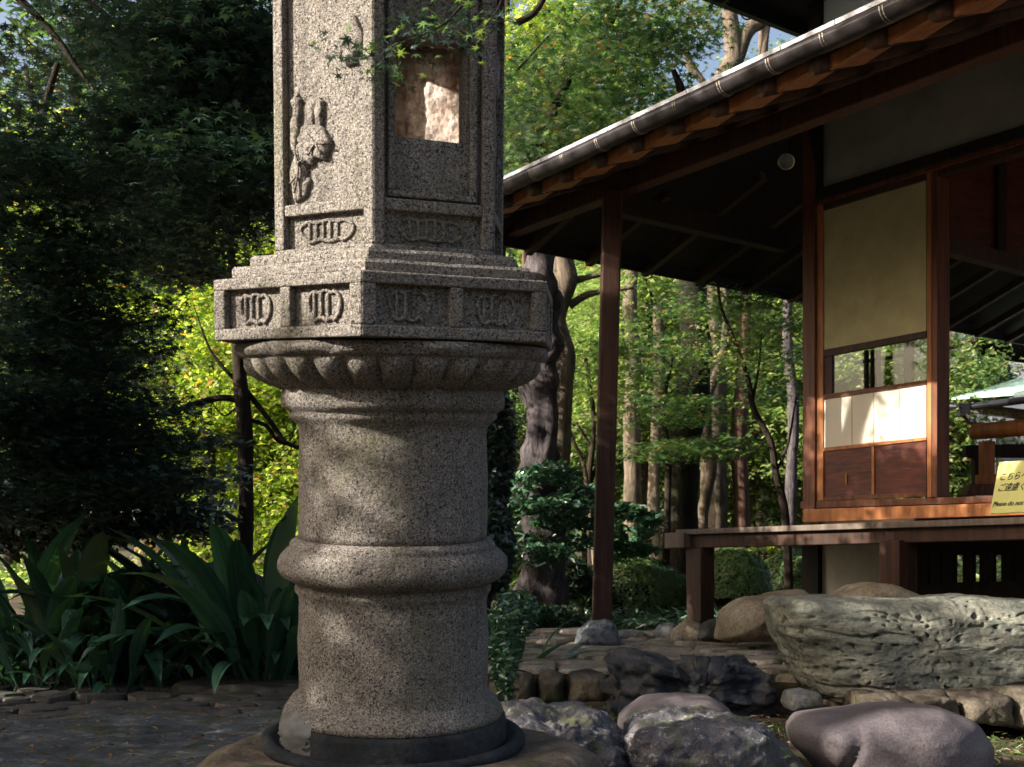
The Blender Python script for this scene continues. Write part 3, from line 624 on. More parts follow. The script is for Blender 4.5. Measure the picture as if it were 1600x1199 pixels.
# fire box
(hb0, sb), (hb1, _) = LH(394), LH(-120); Rb = 190 * sb; Wt = .07
hb_r0, hb_r1 = LH(331)[0], LH(313)[0]; hp_a = LH(383)[0]; htop = LH(-70)[0]
hw0, hw1 = LH(217)[0], LH(-62)[0]
for k in range(6):
    fr = facet_frame(k, Rb, T); W = fr[3]; fb = MB(); st = .030
    win = k in (1, 5)
    body = MB()
    # inner slab (recessed) : bottom part, and window opening with jambs
    if win:
        ww = W * .29 if k == 1 else W * .45; hw1 = LH(66)[0] if k == 1 else LH(-62)[0]
        bar(body, fr, -W / 2 + .01, W / 2 - .01, hb0, hw0, Wt - T, -T, True, True)
        bar(body, fr, -W / 2 + .01, -ww, hw0, hw1, Wt - T, -T, True, False); bar(body, fr, ww, W / 2 - .01, hw0, hw1, Wt - T, -T, False, True)
        bar(body, fr, -W / 2 + .01, W / 2 - .01, hw1, hb1, Wt - T, -T, True, True)
    else:
        bar(body, fr, -W / 2 + .01, W / 2 - .01, hb0, hb1, Wt - T, -T, True, True)
    o = body.build('fire_box_wall', M['granite'], lan, False, bevel=.003)
    if k in (2, 3, 4):
        ln_ = MB(); mid, u, n, _ = fr; gu, gv = 26, 44; hw_ = W / 2 - .035; base = len(ln_.v)
        for jj in range(gv + 1):
            for ii in range(gu + 1):
                q = mid + u * (-hw_ + 2 * hw_ * ii / gu); zz_ = hw0 - .03 + (LH(-70)[0] - hw0 + .03) * jj / gv
                d_ = .008 + .012 * (noise.fractal(Vector((ii * .25, jj * .25, k * 3)), .8, 2.1, 4) + .5); p = q - n * (Wt + d_); p.z = zz_; ln_.v.append(tuple(p))
        ln_.f = [(jj * (gu + 1) + ii, jj * (gu + 1) + ii + 1, (jj + 1) * (gu + 1) + ii + 1, (jj + 1) * (gu + 1) + ii) for jj in range(gv) for ii in range(gu)]
        ln_.build('rough_inner_face', M['inner'], o, False)
    bar(fb, fr, -W / 2, W / 2, hb0, hp_a, T, 0, True, True)
    bar(fb, fr, -W / 2, -W / 2 + st, hp_a, hb1, T, 0, True, False); bar(fb, fr, W / 2 - st, W / 2, hp_a, hb1, T, 0, False, True)
    bar(fb, fr, -W / 2 + st, W / 2 - st, hb_r0, hb_r1, T, -.003)
    bar(fb, fr, -W / 2 + st, W / 2 - st, htop, htop + .03, T, -.003)
    if win:  # stepped inner frame around the window
        hi0 = LH(302)[0]
        bar(fb, fr, -W / 2 + st + .012, W / 2 - st - .012, hi0 - .012, hi0 + .004, T * .6, -T * .4)
        bar(fb, fr, -W / 2 + st + .012, -W / 2 + st + .03, hi0 + .004, htop, T * .6, -T * .4); bar(fb, fr, W / 2 - st - .03, W / 2 - st - .012, hi0 + .004, htop, T * .6, -T * .4)
    fb.build('carved_frame', M['granite'], o, False, bevel=.004)
    em = MB(); scroll(em, fr, 0, (hp_a + hb_r0) / 2, W * .52, (hb_r0 - hp_a) * .62, 5, -T + .002); em.build('carved_emblem', M['granite'], o, False, True)
    if not win:
        mid, u, n, _ = fr; fl = MB()
        def blob(px, py, rx, ry, rz=.016, tilt=0):
            uu = (px - 502) / 160 * W * .98; z = LH(py)[0]; nn = 22; vs = []; fs = []
            for a in range(8):
                for b in range(nn):
                    th = a / 7 * math.pi / 2; ph = 2 * math.pi * b / nn; cr = math.cos(th)
                    x = rx * sb * math.cos(ph) * cr; y = ry * sb * math.sin(ph) * cr
                    wv = 1 + .10 * math.sin(ph * 5 + px); x *= wv; y *= wv
                    x, y = x * math.cos(tilt) - y * math.sin(tilt), x * math.sin(tilt) + y * math.cos(tilt)
                    p = mid + u * (uu + x) + n * (-T + rz * math.sin(th) ** .5 - .001 + .003 * noise.noise(Vector((x * 60, y * 60, px)))); p.z = z + y; vs.append(p)
            fs = [(a * nn + b, a * nn + (b + 1) % nn, (a + 1) * nn + (b + 1) % nn, (a + 1) * nn + b) for a in range(7) for b in range(nn)] + [tuple(7 * nn + b for b in range(nn))]
            fl.add(vs, fs)
        for a in ((453,170,7,28),(452,152,10,9),(478,172,8,19),(490,175,8,22),(484,160,16,9),(475,208,24,18),(492,222,19,24,.022,.2),(470,228,20,22,.018),(457,262,17,42,.018,-.12),(468,236,12,20,.02,.7),(448,200,8,30,.014),(462,287,12,20,.014,-.5)): blob(*a)
        # veins
        def ln(pts, r=.003):
            q = []
            for px, py in pts:
                p = mid + u * ((px - 502) / 160 * W * .98) + n * (-T + .022); p.z = LH(py)[0]; q.append(p)
            fl.tube(catmull(q, 3), r, 5)
        ln([(475,205),(490,222),(500,242)]); ln([(490,222),(478,240)]); ln([(490,222),(508,225)]); ln([(455,225),(462,258),(455,296)]); ln([(459,250),(470,245)]); ln([(458,270),(448,280)])
        fl.build('flower_relief', M['granite'], o, False, True); fl = MB()
        for a in ((545,60,16,30,.016,.5),(525,75,14,18),(540,95,12,14)): blob(*a)
        fl.build('bud_relief', M['granite'], o, False, True)
rf = MB(); hr = hb1
for a, b, c_, d in ((1.0, hr, 1.9, hr + .05), (1.9, hr + .05, 1.9, hr + .10)): pass
rv = []
prr = [(Rb * 1.02, hr), (Rb * 1.75, hr + .03), (Rb * 1.8, hr + .09), (Rb * 1.1, hr + .2), (Rb * .5, hr + .32), (Rb * .2, hr + .38)]
for r_, z_ in prr:
    for k in range(6): p = hexv(r_, k); p.z = z_; rv.append(p)
rf.add(rv, [(i * 6 + k, i * 6 + (k + 1) % 6, (i + 1) * 6 + (k + 1) % 6, (i + 1) * 6 + k) for i in range(5) for k in range(6)] + [tuple(range(6))[::-1], tuple(30 + k for k in range(6))])
rf.build('lantern_roof', M['granite'], lan, False, bevel=.01)
# base rock under lantern
bm_ = MB(); zt = LZ0 + .0
prof = [(.62, -.12), (.60, 0.0), (.58, zt - .11), (.53, zt - .03), (.46, zt + .004), (.38, zt - .008), (.2, zt - .01), (.02, zt - .01)]
bm_.lathe(smooth_prof(prof, 4), 90, lambda r, z, t, i: r * (1 + .10 * noise.noise(Vector((math.cos(t) * 1.5, math.sin(t) * 1.5, 5)))) + .02 * fbm(Vector((r * math.cos(t), r * math.sin(t), z)), 7))
bo = bm_.build('lantern_base_rock', M['rock_tan'], None, smooth=True); bo.location = (LX, LY, 0)
M_b = stone_mat('brown_base_rock', (.07, .055, .04), (.16, .12, .085), (.27, .22, .17), 7, 60, 1.0, moss=(.06, .065, .03)); bo.data.materials[0] = M_b
props(bo, 'rounded brown rock carrying the foot of the stone lantern', 'rock')
# ------------------------------------------------------------------ tea house
th_ = thing('tea_house', 'dark timber garden pavilion with wide eaves, plastered wall, sliding panel and raised veranda', 'building', on(PA, 1264, 812))
def poly(pl, pts, thick, off=0.0, mb=None):
    """polygon drawn on a plane parallel to the front, thickened inwards"""
    mb = mb or MB(); return mb.prism([on(pl, x, y, off) for x, y in pts], -NO * thick)
def part(name, mb, mat, parent=th_, **k): return mb.build(name, M[mat], parent, **k)
part('corner_post', poly(PA, [(1254, 205), (1273, 205), (1273, 808), (1254, 808)], .12, .03), 'wood_red', bevel=.006)
part('jamb', poly(PA, [(1273.5, 322), (1286, 318), (1286, 782), (1273.5, 784)], .10, .01), 'wood_orange', bevel=.004)
part('upper_post', poly(PA, [(1262, -120), (1281, -120), (1281, 300), (1262, 204)], .12, .035), 'black_wood', bevel=.006)
part('plaster_wall', poly(PA, [(1281, 100), (1900, -90), (1900, 110), (1281, 294)], .08), 'plaster')
part('upper_wall', poly(PA, [(1281, -200), (1900, -450), (1900, -92), (1281, 98)], .08, -.003), 'upper_plaster')
# lintel mouldings
part('lintel', poly(PA, [(1274, 296), (1900, 102), (1900, 120), (1274, 314)], .14, .05), 'black_wood', bevel=.004)
part('lintel', poly(PA, [(1274, 315), (1900, 121), (1900, 135), (1274, 321)], .12, .03), 'wood_red', bevel=.004)
part('lintel', poly(PA, [(1286, 319), (1900, 137), (1900, 148), (1286, 329)], .10, .01), 'wood_dark', bevel=.004)
# sliding panel between jamb and post
sp_ = thing('x', None, None, on(PA, 1366, 776)); sp_.name = 'sliding_panel'; sp_.parent = th_; sp_.location = Vector(sp_.location) - th_.location
def pp2(name, pts, th, off, mat, **k): return poly(PA, pts, th, off).build(name, M[mat], sp_, **k)
pp2('paper', [(1287.5, 330), (1447, 281), (1447, 517), (1287.5, 547)], .02, 0, 'paper')
pp2('rail', [(1286, 547), (1447, 517), (1447, 527), (1286, 558)], .035, .008, 'wood_dark', bevel=.002)
pp2('window_pane', [(1298, 556), (1447, 527), (1447, 598), (1298, 619)], .004, -.01, 'glass')
pp2('muntin', [(1286, 559), (1300, 556), (1300, 616), (1286, 618)], .03, 0, 'wood_dark')
for a, b in ((1350, 1354.5), (1360, 1363), (1368, 1373)): pp2('muntin', [(a, 548), (b, 547), (b, 611), (a, 612)], .02, -.022, 'black_wood')
pp2('muntin', [(1335, 565), (1415, 552), (1415, 557), (1335, 570)], .02, -.05, 'black_wood')
pp2('muntin', [(1412, 536), (1424, 534), (1424, 603), (1412, 605)], .03, -.02, 'black_wood')
pp2('rail', [(1286, 617), (1447, 594), (1447, 601), (1286, 625)], .035, .008, 'wood_red', bevel=.002)
pp2('white_panel', [(1287.5, 625), (1447, 601), (1447, 683), (1287.5, 700)], .02, 0, 'white_panel')
for x in (1330, 1364, 1404): pp2('batten', [(x, 624 - (x - 1287) * .15), (x + 1.3, 624 - (x - 1287) * .15), (x + 1.3, 699 - (x - 1287) * .105), (x, 699 - (x - 1287) * .105)], .004, .003, 'paper')
pp2('rail', [(1286, 700), (1447, 683), (1447, 688), (1286, 706)], .035, .008, 'wood_orange', bevel=.002)
pp2('wood_panel', [(1287.5, 706), (1361.5, 698), (1361.5, 773), (1287.5, 776)], .02, -.004, 'wood_panel')
pp2('stile', [(1361.8, 698), (1365.5, 697.6), (1365.5, 773), (1361.8, 773)], .03, .006, 'wood_orange')
pp2('wood_panel', [(1366, 697), (1447, 688), (1447, 770), (1366, 773)], .02, -.004, 'wood_panel')
pp2('rail', [(1286, 776), (1447, 770), (1447, 776), (1286, 783)], .035, .008, 'wood_red', bevel=.002)
pp2('finger_pull', [(1321, 740), (1323, 740), (1323, 757), (1321, 757)], .004, .004, 'wood_orange')
part('jamb', poly(PA, [(1448, 268), (1455, 265), (1455, 777), (1448, 778)], .07, .012), 'wood_orange', bevel=.004)
part('inner_post', poly(PA, [(1455.5, 264), (1464, 262), (1464, 777), (1455.5, 777)], .12, .02), 'wood_red', bevel=.004)
part('sill', poly(PA, [(1250, 784), (1900, 765), (1900, 775), (1250, 795)], .16, .02), 'wood_red', bevel=.004)
part('floor_board', poly(PA, [(1254, 796), (1900, 775), (1900, 794), (1254, 817)], .10, .05), 'wood_orange', bevel=.006)
# veranda
def van(x, y, off=0.0): return on(PC, x, y, off)
e0, e1 = van(1056, 828), van(1900, 797)
dz = Vector((0, 0, -.035))
for i in range(6):
    a0 = e0 - NO * (.172 * i); a1 = e1 - NO * (.172 * i)
    if i >= 5: pass
    mb = MB().prism([a0, a1, a1 - NO * .168, a0 - NO * .168], dz); part('plank', mb, 'wood_grey', bevel=.004)
part('veranda_beam', poly(PC, [(1066, 836), (1900, 809), (1900, 836), (1066, 857)], .12, -.04), 'wood_dark', bevel=.006)
b0 = van(1040, 845, -.12)
bb = MB().prism([van(1038, 833, .02), van(1068, 832, .02), van(1068, 856, .02), van(1038, 857, .02)], -NO * .14); part('beam_end', bb, 'wood_grey', bevel=.006)
part('veranda_post', poly(PC, [(1071, 857), (1095, 856), (1095, 976), (1073, 978)], .12, -.03), 'wood_dark', bevel=.006)
part('veranda_post', poly(PC, [(1373, 846), (1405, 844), (1405, 960), (1373, 960)], .15, -.0), 'wood_post', bevel=.006)
part('floor_post', poly(PA, [(1253, 818), (1278, 818), (1278, 960), (1253, 960)], .14, .04), 'black_wood')
part('foundation_wall', poly(PA, [(1278.5, 800), (1428, 795), (1428, 930), (1278.5, 930)], .06), 'foundation')
part('ground_rail', poly(PA, [(1278.5, 930), (1900, 925), (1900, 960), (1278.5, 960)], .12, .03), 'black_wood')
part('ground_rail', poly(PA, [(1428.5, 912), (1900, 900), (1900, 925), (1428.5, 930)], .08, .02), 'black_wood')
part('lattice_rail', poly(PA, [(1428.5, 800), (1900, 790), (1900, 866), (1428.5, 868)], .05, -.02), 'black_wood')
x = 1430
for wd, gap in ((20, 3), (16, 4), (18, 13), (16, 10), (22, 12), (18, 4), (22, 5), (20, 5), (20, 5), (20, 5), (20, 5)):
    part('lattice_slat', poly(PA, [(x, 860), (x + wd, 860), (x + wd, 915), (x, 915)], .03, 0), 'black_wood'); x += wd + gap
# outer posts and eaves beam
p1b, p1t = P(940, 972, 8.4), P(957, 300, 8.4)
mb = MB(); mb.beam(p1b, p1t, .125, .125, up=Vector((0, 1, 0))); part('eaves_post', mb, 'wood_post', bevel=.012)
mb = MB(); mb.prism([on(PB, 700, 372), on(PB, 1800, -50), on(PB, 1800, -12), on(PB, 700, 402)], -NO * .11); part('eaves_beam', mb, 'wood_beam', bevel=.008)
a = P(957, 318, 8.45); bq = a + D2 * 1.75; mb = MB(); mb.beam(a, bq, .10, .14); part('tie_beam', mb, 'black_wood', bevel=.006)
# the lower roof
def gl(t, z=0, off=0.0): q = Vector((PG[0], PG[1], 0)) + D1 * t + NO * off; q.z = z; return q
GZ = CZ + 2.26
corner = gl(-1.22, GZ + .05)
hipw = Vector((2.12, 9.06, GZ + .92))
rise = .92
fr_end = gl(8, GZ + .05); wl_end = Vector((2.12, 9.06, GZ + .92)) + D1 * 7.3
SE = Vector((.04, 9.7, 0)); sfar = SE + D2 * 11; sfar.z = GZ + .06; corner2 = corner.copy()
side_top = hipw + D2 * 10.5
mb = MB(); mb.prism([corner, fr_end, wl_end, hipw], (0, 0, .035)); part('roof', mb, 'black_wood')
mb = MB(); mb.prism([corner, hipw, side_top, sfar], (0, 0, .034)); part('roof', mb, 'black_wood')
# sunlit layered roof edge on top of the gutter line
for i in range(24):
    t0 = -1.1 + i * .35
    mb = MB(); q = [gl(t0, GZ + .055, .0), gl(t0 + .344, GZ + .055, .0), gl(t0 + .344, GZ + .125, -.45), gl(t0, GZ + .125, -.45)]
    for v in q[2:]: v.z += .12
    for v in q: v.z += .034
    part('roof_tile', mb.prism(q, (0, 0, .022)), 'shingle')
# side eaves edge board
mb = MB(); mb.beam(Vector((corner.x, corner.y, GZ + .04)), Vector((sfar.x, sfar.y, GZ + .01)), .03, .12); part('eaves_board', mb, 'black_wood')
mb = MB(); mb.beam(corner - D2 * 0 + Vector((0, 0, -.03)), hipw + Vector((0, 0, -.08)), .10, .13); part('hip_rafter', mb, 'wood_dark')
for k in range(15):
    s_ = .1 + k * .62; lr = min(1.7, (s_ + .70) * .62); a = SE + D2 * s_; a.z = GZ - .03; b = a - Vector((-.628, .778, 0)) * lr; b.z = a.z + .41 * lr
    mb = MB(); mb.beam(a, b, .06, .07); part('rafter', mb, 'wood_dark')
# rafters, eaves boards, wires
for k in range(-10, 15):
    t = 2.59 + .35 * k
    if t < -1.1 or t > 7: continue
    a = gl(t, GZ - .035, -.03); slope = (rise - .1) / 2.33
    L = min(2.3, (t + 1.22) * 1.5)
    b = gl(t, GZ - .035 + (L) * slope, -.03 - L)
    mb = MB(); mb.tube([a, b], .048, 10); part('rafter', mb, 'wood_dark', smooth=True)
    mb = MB(); u0 = gl(t + .05, GZ - .064, -.08); u1 = gl(t + .34, GZ - .036, -.06); v0 = gl(t + .05, GZ + .0, -.30); v1 = gl(t + .34, GZ + .05, -.30)
    mb.prism([u0, u1, v1, v0], (0, 0, .012)); mb.prism([u0, u1, u1 + Vector((0, 0, .05)), u0 + Vector((0, 0, .07))], -NO * .02)
    part('eaves_slat', mb, 'wood_orange')
g = MB(); n_ = 12; pts = []
for i in range(40):
    t = -1.3 + i * .23
    q = gl(t, GZ + .035 + .003 * math.sin(i * 1.3), .02)
    for k in range(n_ + 1):
        a_ = math.pi * (1 + k / n_); pts.append(q + NO * (.056 * math.cos(a_)) + Vector((0, 0, .056 * math.sin(a_))))
g.add(pts, [(i * (n_ + 1) + k, i * (n_ + 1) + k + 1, (i + 1) * (n_ + 1) + k + 1, (i + 1) * (n_ + 1) + k) for i in range(39) for k in range(n_)])
go = part('gutter', g, 'gutter', smooth=True)
sm = go.modifiers.new('thick', 'SOLIDIFY'); sm.thickness = .004
for k in range(-10, 14):
    t = 2.73 + .35 * k
    if t < -1.15 or t > 6.8: continue
    for dt in (0, .018):
        q = gl(t + dt, GZ + .035, .02); ring = [q + NO * (.0585 * math.cos(a_)) + Vector((0, 0, .0585 * math.sin(a_))) for a_ in [math.pi * (1 + j / 10) for j in range(11)]]
        mb = MB(); mb.tube(ring, .0035, 6); part('gutter_wire', mb, 'wire', go)
# upper roof corner, top of the picture
E1 = P(1262, 48, 9.45); E1.z = CZ + 3.8
ua, ub = E1 - D2 * 2.2, E1 + D2 * 3
out = Vector((.628, -.778, 0))
part('upper_roof', MB().prism([ua, ub, ub + out * 1.6, ua + out * 1.6], (0, 0, .12)), 'black_wood')
mb = MB(); mb.beam(ua + Vector((0, 0, -.03)), ub + Vector((0, 0, -.03)), .05, .09); part('upper_eaves_board', mb, 'black')
hk = P(1166, 22, 9.2); mb = MB(); mb.tube(catmull([hk + Vector((-.04, 0, .05)), hk + Vector((-.035, 0, -.01)), hk + Vector((0, 0, -.04)), hk + Vector((.05, 0, -.02)), hk + Vector((.055, 0, .03))], 4), .006, 6); part('gutter_bracket', mb, 'black')
# interior: transom wall running back, ceiling
i0 = on(PA, 1464, 378, -.08); tw = MB(); hh = Vector((0, 0, 1.15))
a = Vector((i0.x, i0.y, CZ + 1.95)); b = a + D2 * 3.6
tw.prism([a, b, b + hh, a + hh], D1 * -.05); part('transom_wall', tw, 'wood_panel')
for s_ in (0.0, .68, 1.5, 2.3):
    q = a + D2 * s_ + D1 * .005; mb = MB(); mb.prism([q, q + D2 * .10, q + D2 * .10 + hh, q + hh], D1 * .03); part('transom_stud', mb, 'black_wood')
mb = MB(); mb.beam(a + Vector((0, 0, -.03)) + D1 * .01, b + Vector((0, 0, -.03)) + D1 * .01, .09, .10); part('transom_rail', mb, 'wood_dark')
c0 = on(PA, 1283, 180, -.1); cz = CZ + 2.75
cc = [Vector((c0.x, c0.y, cz)), Vector((c0.x, c0.y, cz)) + D2 * 9, Vector((c0.x, c0.y, cz)) + D2 * 9 + D1 * 6, Vector((c0.x, c0.y, cz)) + D1 * 6]
part('ceiling', MB().prism(cc, (0, 0, .04)), 'black_wood')
fz = on(PA, 1264, 800, -.05); fz = Vector((fz.x, fz.y, CZ + .16))
for i in range(7):
    q = fz + D2 * 0 - NO * (.32 * i + .05)
    part('floor_plank', MB().prism([q + D1 * .0, q + D1 * 6, q + D1 * 6 - NO * .31, q - NO * .31], (0, 0, -.04)), 'wood_red')
# flood lamp on the beam
lc = P(1229, 252, 8.6)
lm = thing('flood_lamp', 'small round silver flood lamp fixed under the dark eaves', 'lamp', lc)
ax = Vector((-.35, -.8, -.45)).normalized()
def lathe_axis(mb, prof, c, ax, n=24):
    up = Vector((0, 0, 1)); u = ax.cross(up).normalized(); v = u.cross(ax); vs = [c + ax * z + (u * math.cos(2 * math.pi * k / n) + v * math.sin(2 * math.pi * k / n)) * r for r, z in prof for k in range(n)]
    m_ = len(prof); mb.add(vs, [(i * n + k, i * n + (k + 1) % n, (i + 1) * n + (k + 1) % n, (i + 1) * n + k) for i in range(m_ - 1) for k in range(n)] + [tuple(range(n))[::-1], tuple((m_ - 1) * n + k for k in range(n))]); return mb
lathe_axis(MB(), [(.02, -.10), (.028, -.06), (.045, -.03), (.056, 0), (.058, .01), (.05, .012)], lc, ax).build('reflector', M['steel'], lm, smooth=True)
lathe_axis(MB(), [(.049, .013), (.035, .022), (.01, .026)], lc, ax).build('lens', M['glass'], lm, smooth=True)
MB().tube([lc - ax * .1, lc - ax * .1 + Vector((.02, .05, .14))], .008, 8).build('bracket', M['black'], lm)
# ------------------------------------------------------------------ sign on the veranda
def tri_pt(x, y, Y): return P(x, y, Y)
s_bl, s_br, s_tr, s_tl = P(1546, 803, 6.75), P(1640, 799, 6.35), P(1652, 716, 6.45), P(1561, 722, 6.85)
sg = thing('notice_board', 'yellow notice board with black brushed Japanese writing and "Please do not", leaning on the veranda', 'sign', s_bl)
nrm = (s_br - s_bl).cross(s_tl - s_bl).normalized()
if nrm.y > 0: nrm = -nrm
MB().prism([s_bl, s_br, s_tr, s_tl], -nrm * .012).build('board', M['sign'], sg, bevel=.002)
sx = (s_br - s_bl).normalized(); sy = nrm.cross(sx).normalized()
def text_mesh(name, txt, px, py, size, parent, mat):
    cu = bpy.data.curves.new(name, 'FONT'); cu.body = txt; cu.size = size; cu.extrude = .0006; cu.shear = .12
    t = bpy.data.objects.new(name, cu); COL.objects.link(t); bpy.context.view_layer.update()
    me = bpy.data.meshes.new_from_object(t.evaluated_get(bpy.context.evaluated_depsgraph_get())); bpy.data.objects.remove(t); bpy.data.curves.remove(cu)
    me.materials.clear(); me.materials.append(mat); me.name = name
    # meet line of sight with the board
    d = P(px, py, 1) - Vector((0, 0, CZ)); o0 = Vector((0, 0, CZ)); k = (s_bl - o0).dot(nrm) / d.dot(nrm); q = o0 + d * k + nrm * .003
    o = bpy.data.objects.new(name, me); COL.objects.link(o)
    mt = Matrix((sx, sy, nrm)).transposed().to_4x4(); me.transform(mt); me.transform(Matrix.Translation(q - root_loc(parent)))
    o.parent = parent; return o
text_mesh('writing', 'こちらへの', 1561, 751, .052, sg, M['ink'])
text_mesh('writing', 'ご遠慮くだ', 1558, 768, .052, sg, M['ink'])
text_mesh('writing', 'Please do not', 1551, 792, .040, sg, M['ink'])
# ------------------------------------------------------------------ orange railing inside on the right
rl = thing('railing', 'orange timber railing with thick round handrail beyond the veranda opening', 'railing', P(1545, 778, 8.9))
mb = MB(); mb.tube([P(1519, 676, 8.9), P(1522, 675, 8.88), P(1760, 655, 8.0)], [.03, .056, .056], 14); mb.build('handrail', M['wood_orange'], rl, smooth=True)
MB().prism([P(1536, 690, 8.86), P(1555, 689, 8.86), P(1555, 742, 8.86), P(1536, 742, 8.86)], (0, .09, 0)).build('post', M['wood_orange'], rl, bevel=.005)
MB().prism([P(1533, 741, 8.84), P(1558, 741, 8.84), P(1558, 757, 8.84), P(1533, 757, 8.84)], (0, .12, 0)).build('bracket_block', M['wood_orange'], rl, bevel=.005)
MB().prism([P(1518, 757, 8.8), P(1600, 756, 8.8), P(1600, 772, 8.8), P(1510, 774, 8.8)], (0, .16, 0)).build('base_beam', M['wood_red'], rl, bevel=.005)
MB().prism([P(1509, 696, 9.1), P(1760, 690, 9.1), P(1760, 716, 9.1), P(1509, 714, 9.1)], (0, .08, 0)).build('back_rail', M['black_wood'], rl, bevel=.005)
MB().prism([P(1523, 714, 9.1), P(1535, 714, 9.1), P(1535, 758, 9.1), P(1523, 758, 9.1)], (0, .08, 0)).build('back_post', M['black_wood'], rl, bevel=.005)
# ------------------------------------------------------------------ covered corridor with green roof
cr = thing('covered_corridor', 'low corridor roof of pale green copper with black gutter, seen through the opening', 'building', P(1560, 860, 15.95))
MB().prism([P(1487, 625, 15.37), P(1720, 608, 13.92), P(1720, 575, 16.24), P(1605, 590, 17.40)], (0, 0, .03)).build('roof', M['copper'], cr)
MB().tube([P(1478, 636, 15.22), P(1515, 636, 15.15), P(1720, 611, 13.92)], .043, 10).build('gutter', M['black'], cr, smooth=True)
MB().prism([P(1497, 630, 15.08), P(1518, 630, 15.08), P(1514, 650, 15.08), P(1500, 650, 15.08)], (0, .12, 0)).build('hopper', M['black'], cr, bevel=.005)
MB().tube(catmull([P(1507, 648, 15.15), P(1508, 657, 15.15), P(1520, 662, 15.15), P(1552, 664, 15.15)], 4), .022, 8).build('downpipe', M['black'], cr, smooth=True)
MB().tube([P(1519, 638, 15.66), P(1720, 664, 15.08)], .065, 12).build('log', BARK['beige'], cr, smooth=True)
MB().prism([P(1560, 664, 17.40), P(1720, 650, 17.40), P(1720, 860, 17.40), P(1560, 860, 17.40)], (0, .1, 0)).build('wall', M['pale_wall'], cr)
# rustic shelter with log beam
sh = thing('rustic_shelter', 'rustic garden shelter with a pale log beam and bark roof beyond the opening', 'building', P(1510, 860, 18.27))
MB().tube(catmull([P(1455, 547, 18.27), P(1500, 538, 18.12), P(1548, 524, 17.84), P(1600, 512, 17.54)], 3), .05, 12).build('log_beam', BARK['beige'], sh, smooth=True)
MB().prism([P(1530, 534, 17.40), P(1700, 505, 15.95), P(1700, 580, 17.98), P(1585, 566, 18.56), P(1510, 552, 18.70)], (0, 0, .08)).build('bark_roof', BARK['dark'], sh)
MB().prism([P(1487, 546, 17.84), P(1520, 545, 17.84), P(1520, 549, 17.84), P(1487, 552, 17.84)], (0, .5, 0)).build('board', M['white_panel'], sh)
for x in (1522, 1540, 1556, 1574, 1592): MB().tube([P(x, 530, 17.54), P(x + 10, 548, 18.12)], .036, 8).build('rafter', BARK['beige'], sh)
MB().tube([P(1504, 556, 18.12), P(1510, 572, 18.12), P(1509, 606, 18.12), P(1509, 860, 18.12)], [.10, .07, .065, .07], 12).build('post', M['wood_dark'], sh, smooth=True)
pw = MB().prism([P(1430, 300, 27.55), P(1900, 300, 27.55), P(1900, 850, 27.55), P(1430, 850, 27.55)], (0, .3, 0)).build('far_wall', M['pale_wall'], None, loc=P(1600, 850, 27.55))
props(pw, 'pale grey wall of a distant building beyond the garden at the right', 'building')
# ------------------------------------------------------------------ trees
def noisy_tube(mb, pts, rad, n=14, amp=.12, scale=4, seed=0, sub=5):
    P_ = catmull(pts, sub); m_ = len(pts); rr = []
    for i in range(len(P_)):
        f = i / sub; a = min(int(f), m_ - 1); b = min(a + 1, m_ - 1); rr.append(rad[a] + (rad[b] - rad[a]) * (f - a))
    base = len(mb.v); mb.tube(P_, rr, n)
    for i in range(len(P_)):
        for k in range(n):
            j = base + i * n + k; v = Vector(mb.v[j]); d = (v - P_[i]); q = noise.noise(v * scale + Vector((seed, 0, 0)))
            mb.v[j] = tuple(P_[i] + d * (1 + amp * 2 * q))
    return mb
def trunk_px(pts, Y, mb=None, **k):      # pts: (px, py, width_px [, dY])
    v = [P(p[0], p[1], Y + (p[3] if len(p) > 3 else 0)) for p in pts]; r = [p[2] / 2 / F * Y for p in pts]
    return noisy_tube(mb or MB(), v, r, **k)
def tree(label, Y, trunk, bk, branches=(), crown=None, leaf='maple', n=3000, size=.05, kind='star', flat=.45, cat='tree', group=None, amp=.10, seed=0, name='tree', base_y=None, shell=.2, nseg=14, scale=4):
    p0 = P(trunk[0][0], trunk[0][1], Y); p0.z = gz(p0.x, Y)
    t = thing(name, label, cat, p0, group)
    lo = list(trunk[0]); lo[1] = HZ + (CZ - p0.z + .1) / Y * F; tr = [tuple(lo)] + list(trunk) if trunk[0][1] < lo[1] - 5 else list(trunk)
    trunk_px(tr, Y, amp=amp, seed=seed, n=nseg, scale=scale).build('trunk', BARK[bk], t, smooth=True)
    for b in branches: trunk_px(b, Y, amp=.08, n=8, seed=seed).build('branch', BARK[bk], t, smooth=True)
    if crown:
        rng = np.random.default_rng(seed + 100)
        leaf_obj('foliage', [leaf_np(rng, clump_pts(rng, crown, n, shell), size, kind, flat)], LEAF[leaf], t, p0)
    return t
def pxclump(px, py, Y, rx, ry, ryy=None, w=None):    # an ellipsoid given by its size in the photograph
    p = P(px, py, Y); a = rx / F * Y; b = ry / F * Y; return (p.x, p.y, p.z, a, ryy or a, b, w or a * b)
def broken(seed, cl, k, spray, thin=.09):
    rng = np.random.default_rng(seed); out = []
    tot = sum(c[6] for c in cl)
    for c in cl: out += sprays(rng, c[:3], c[3:6], max(3, int(k * c[6] / tot)), spray, thin)
    return out
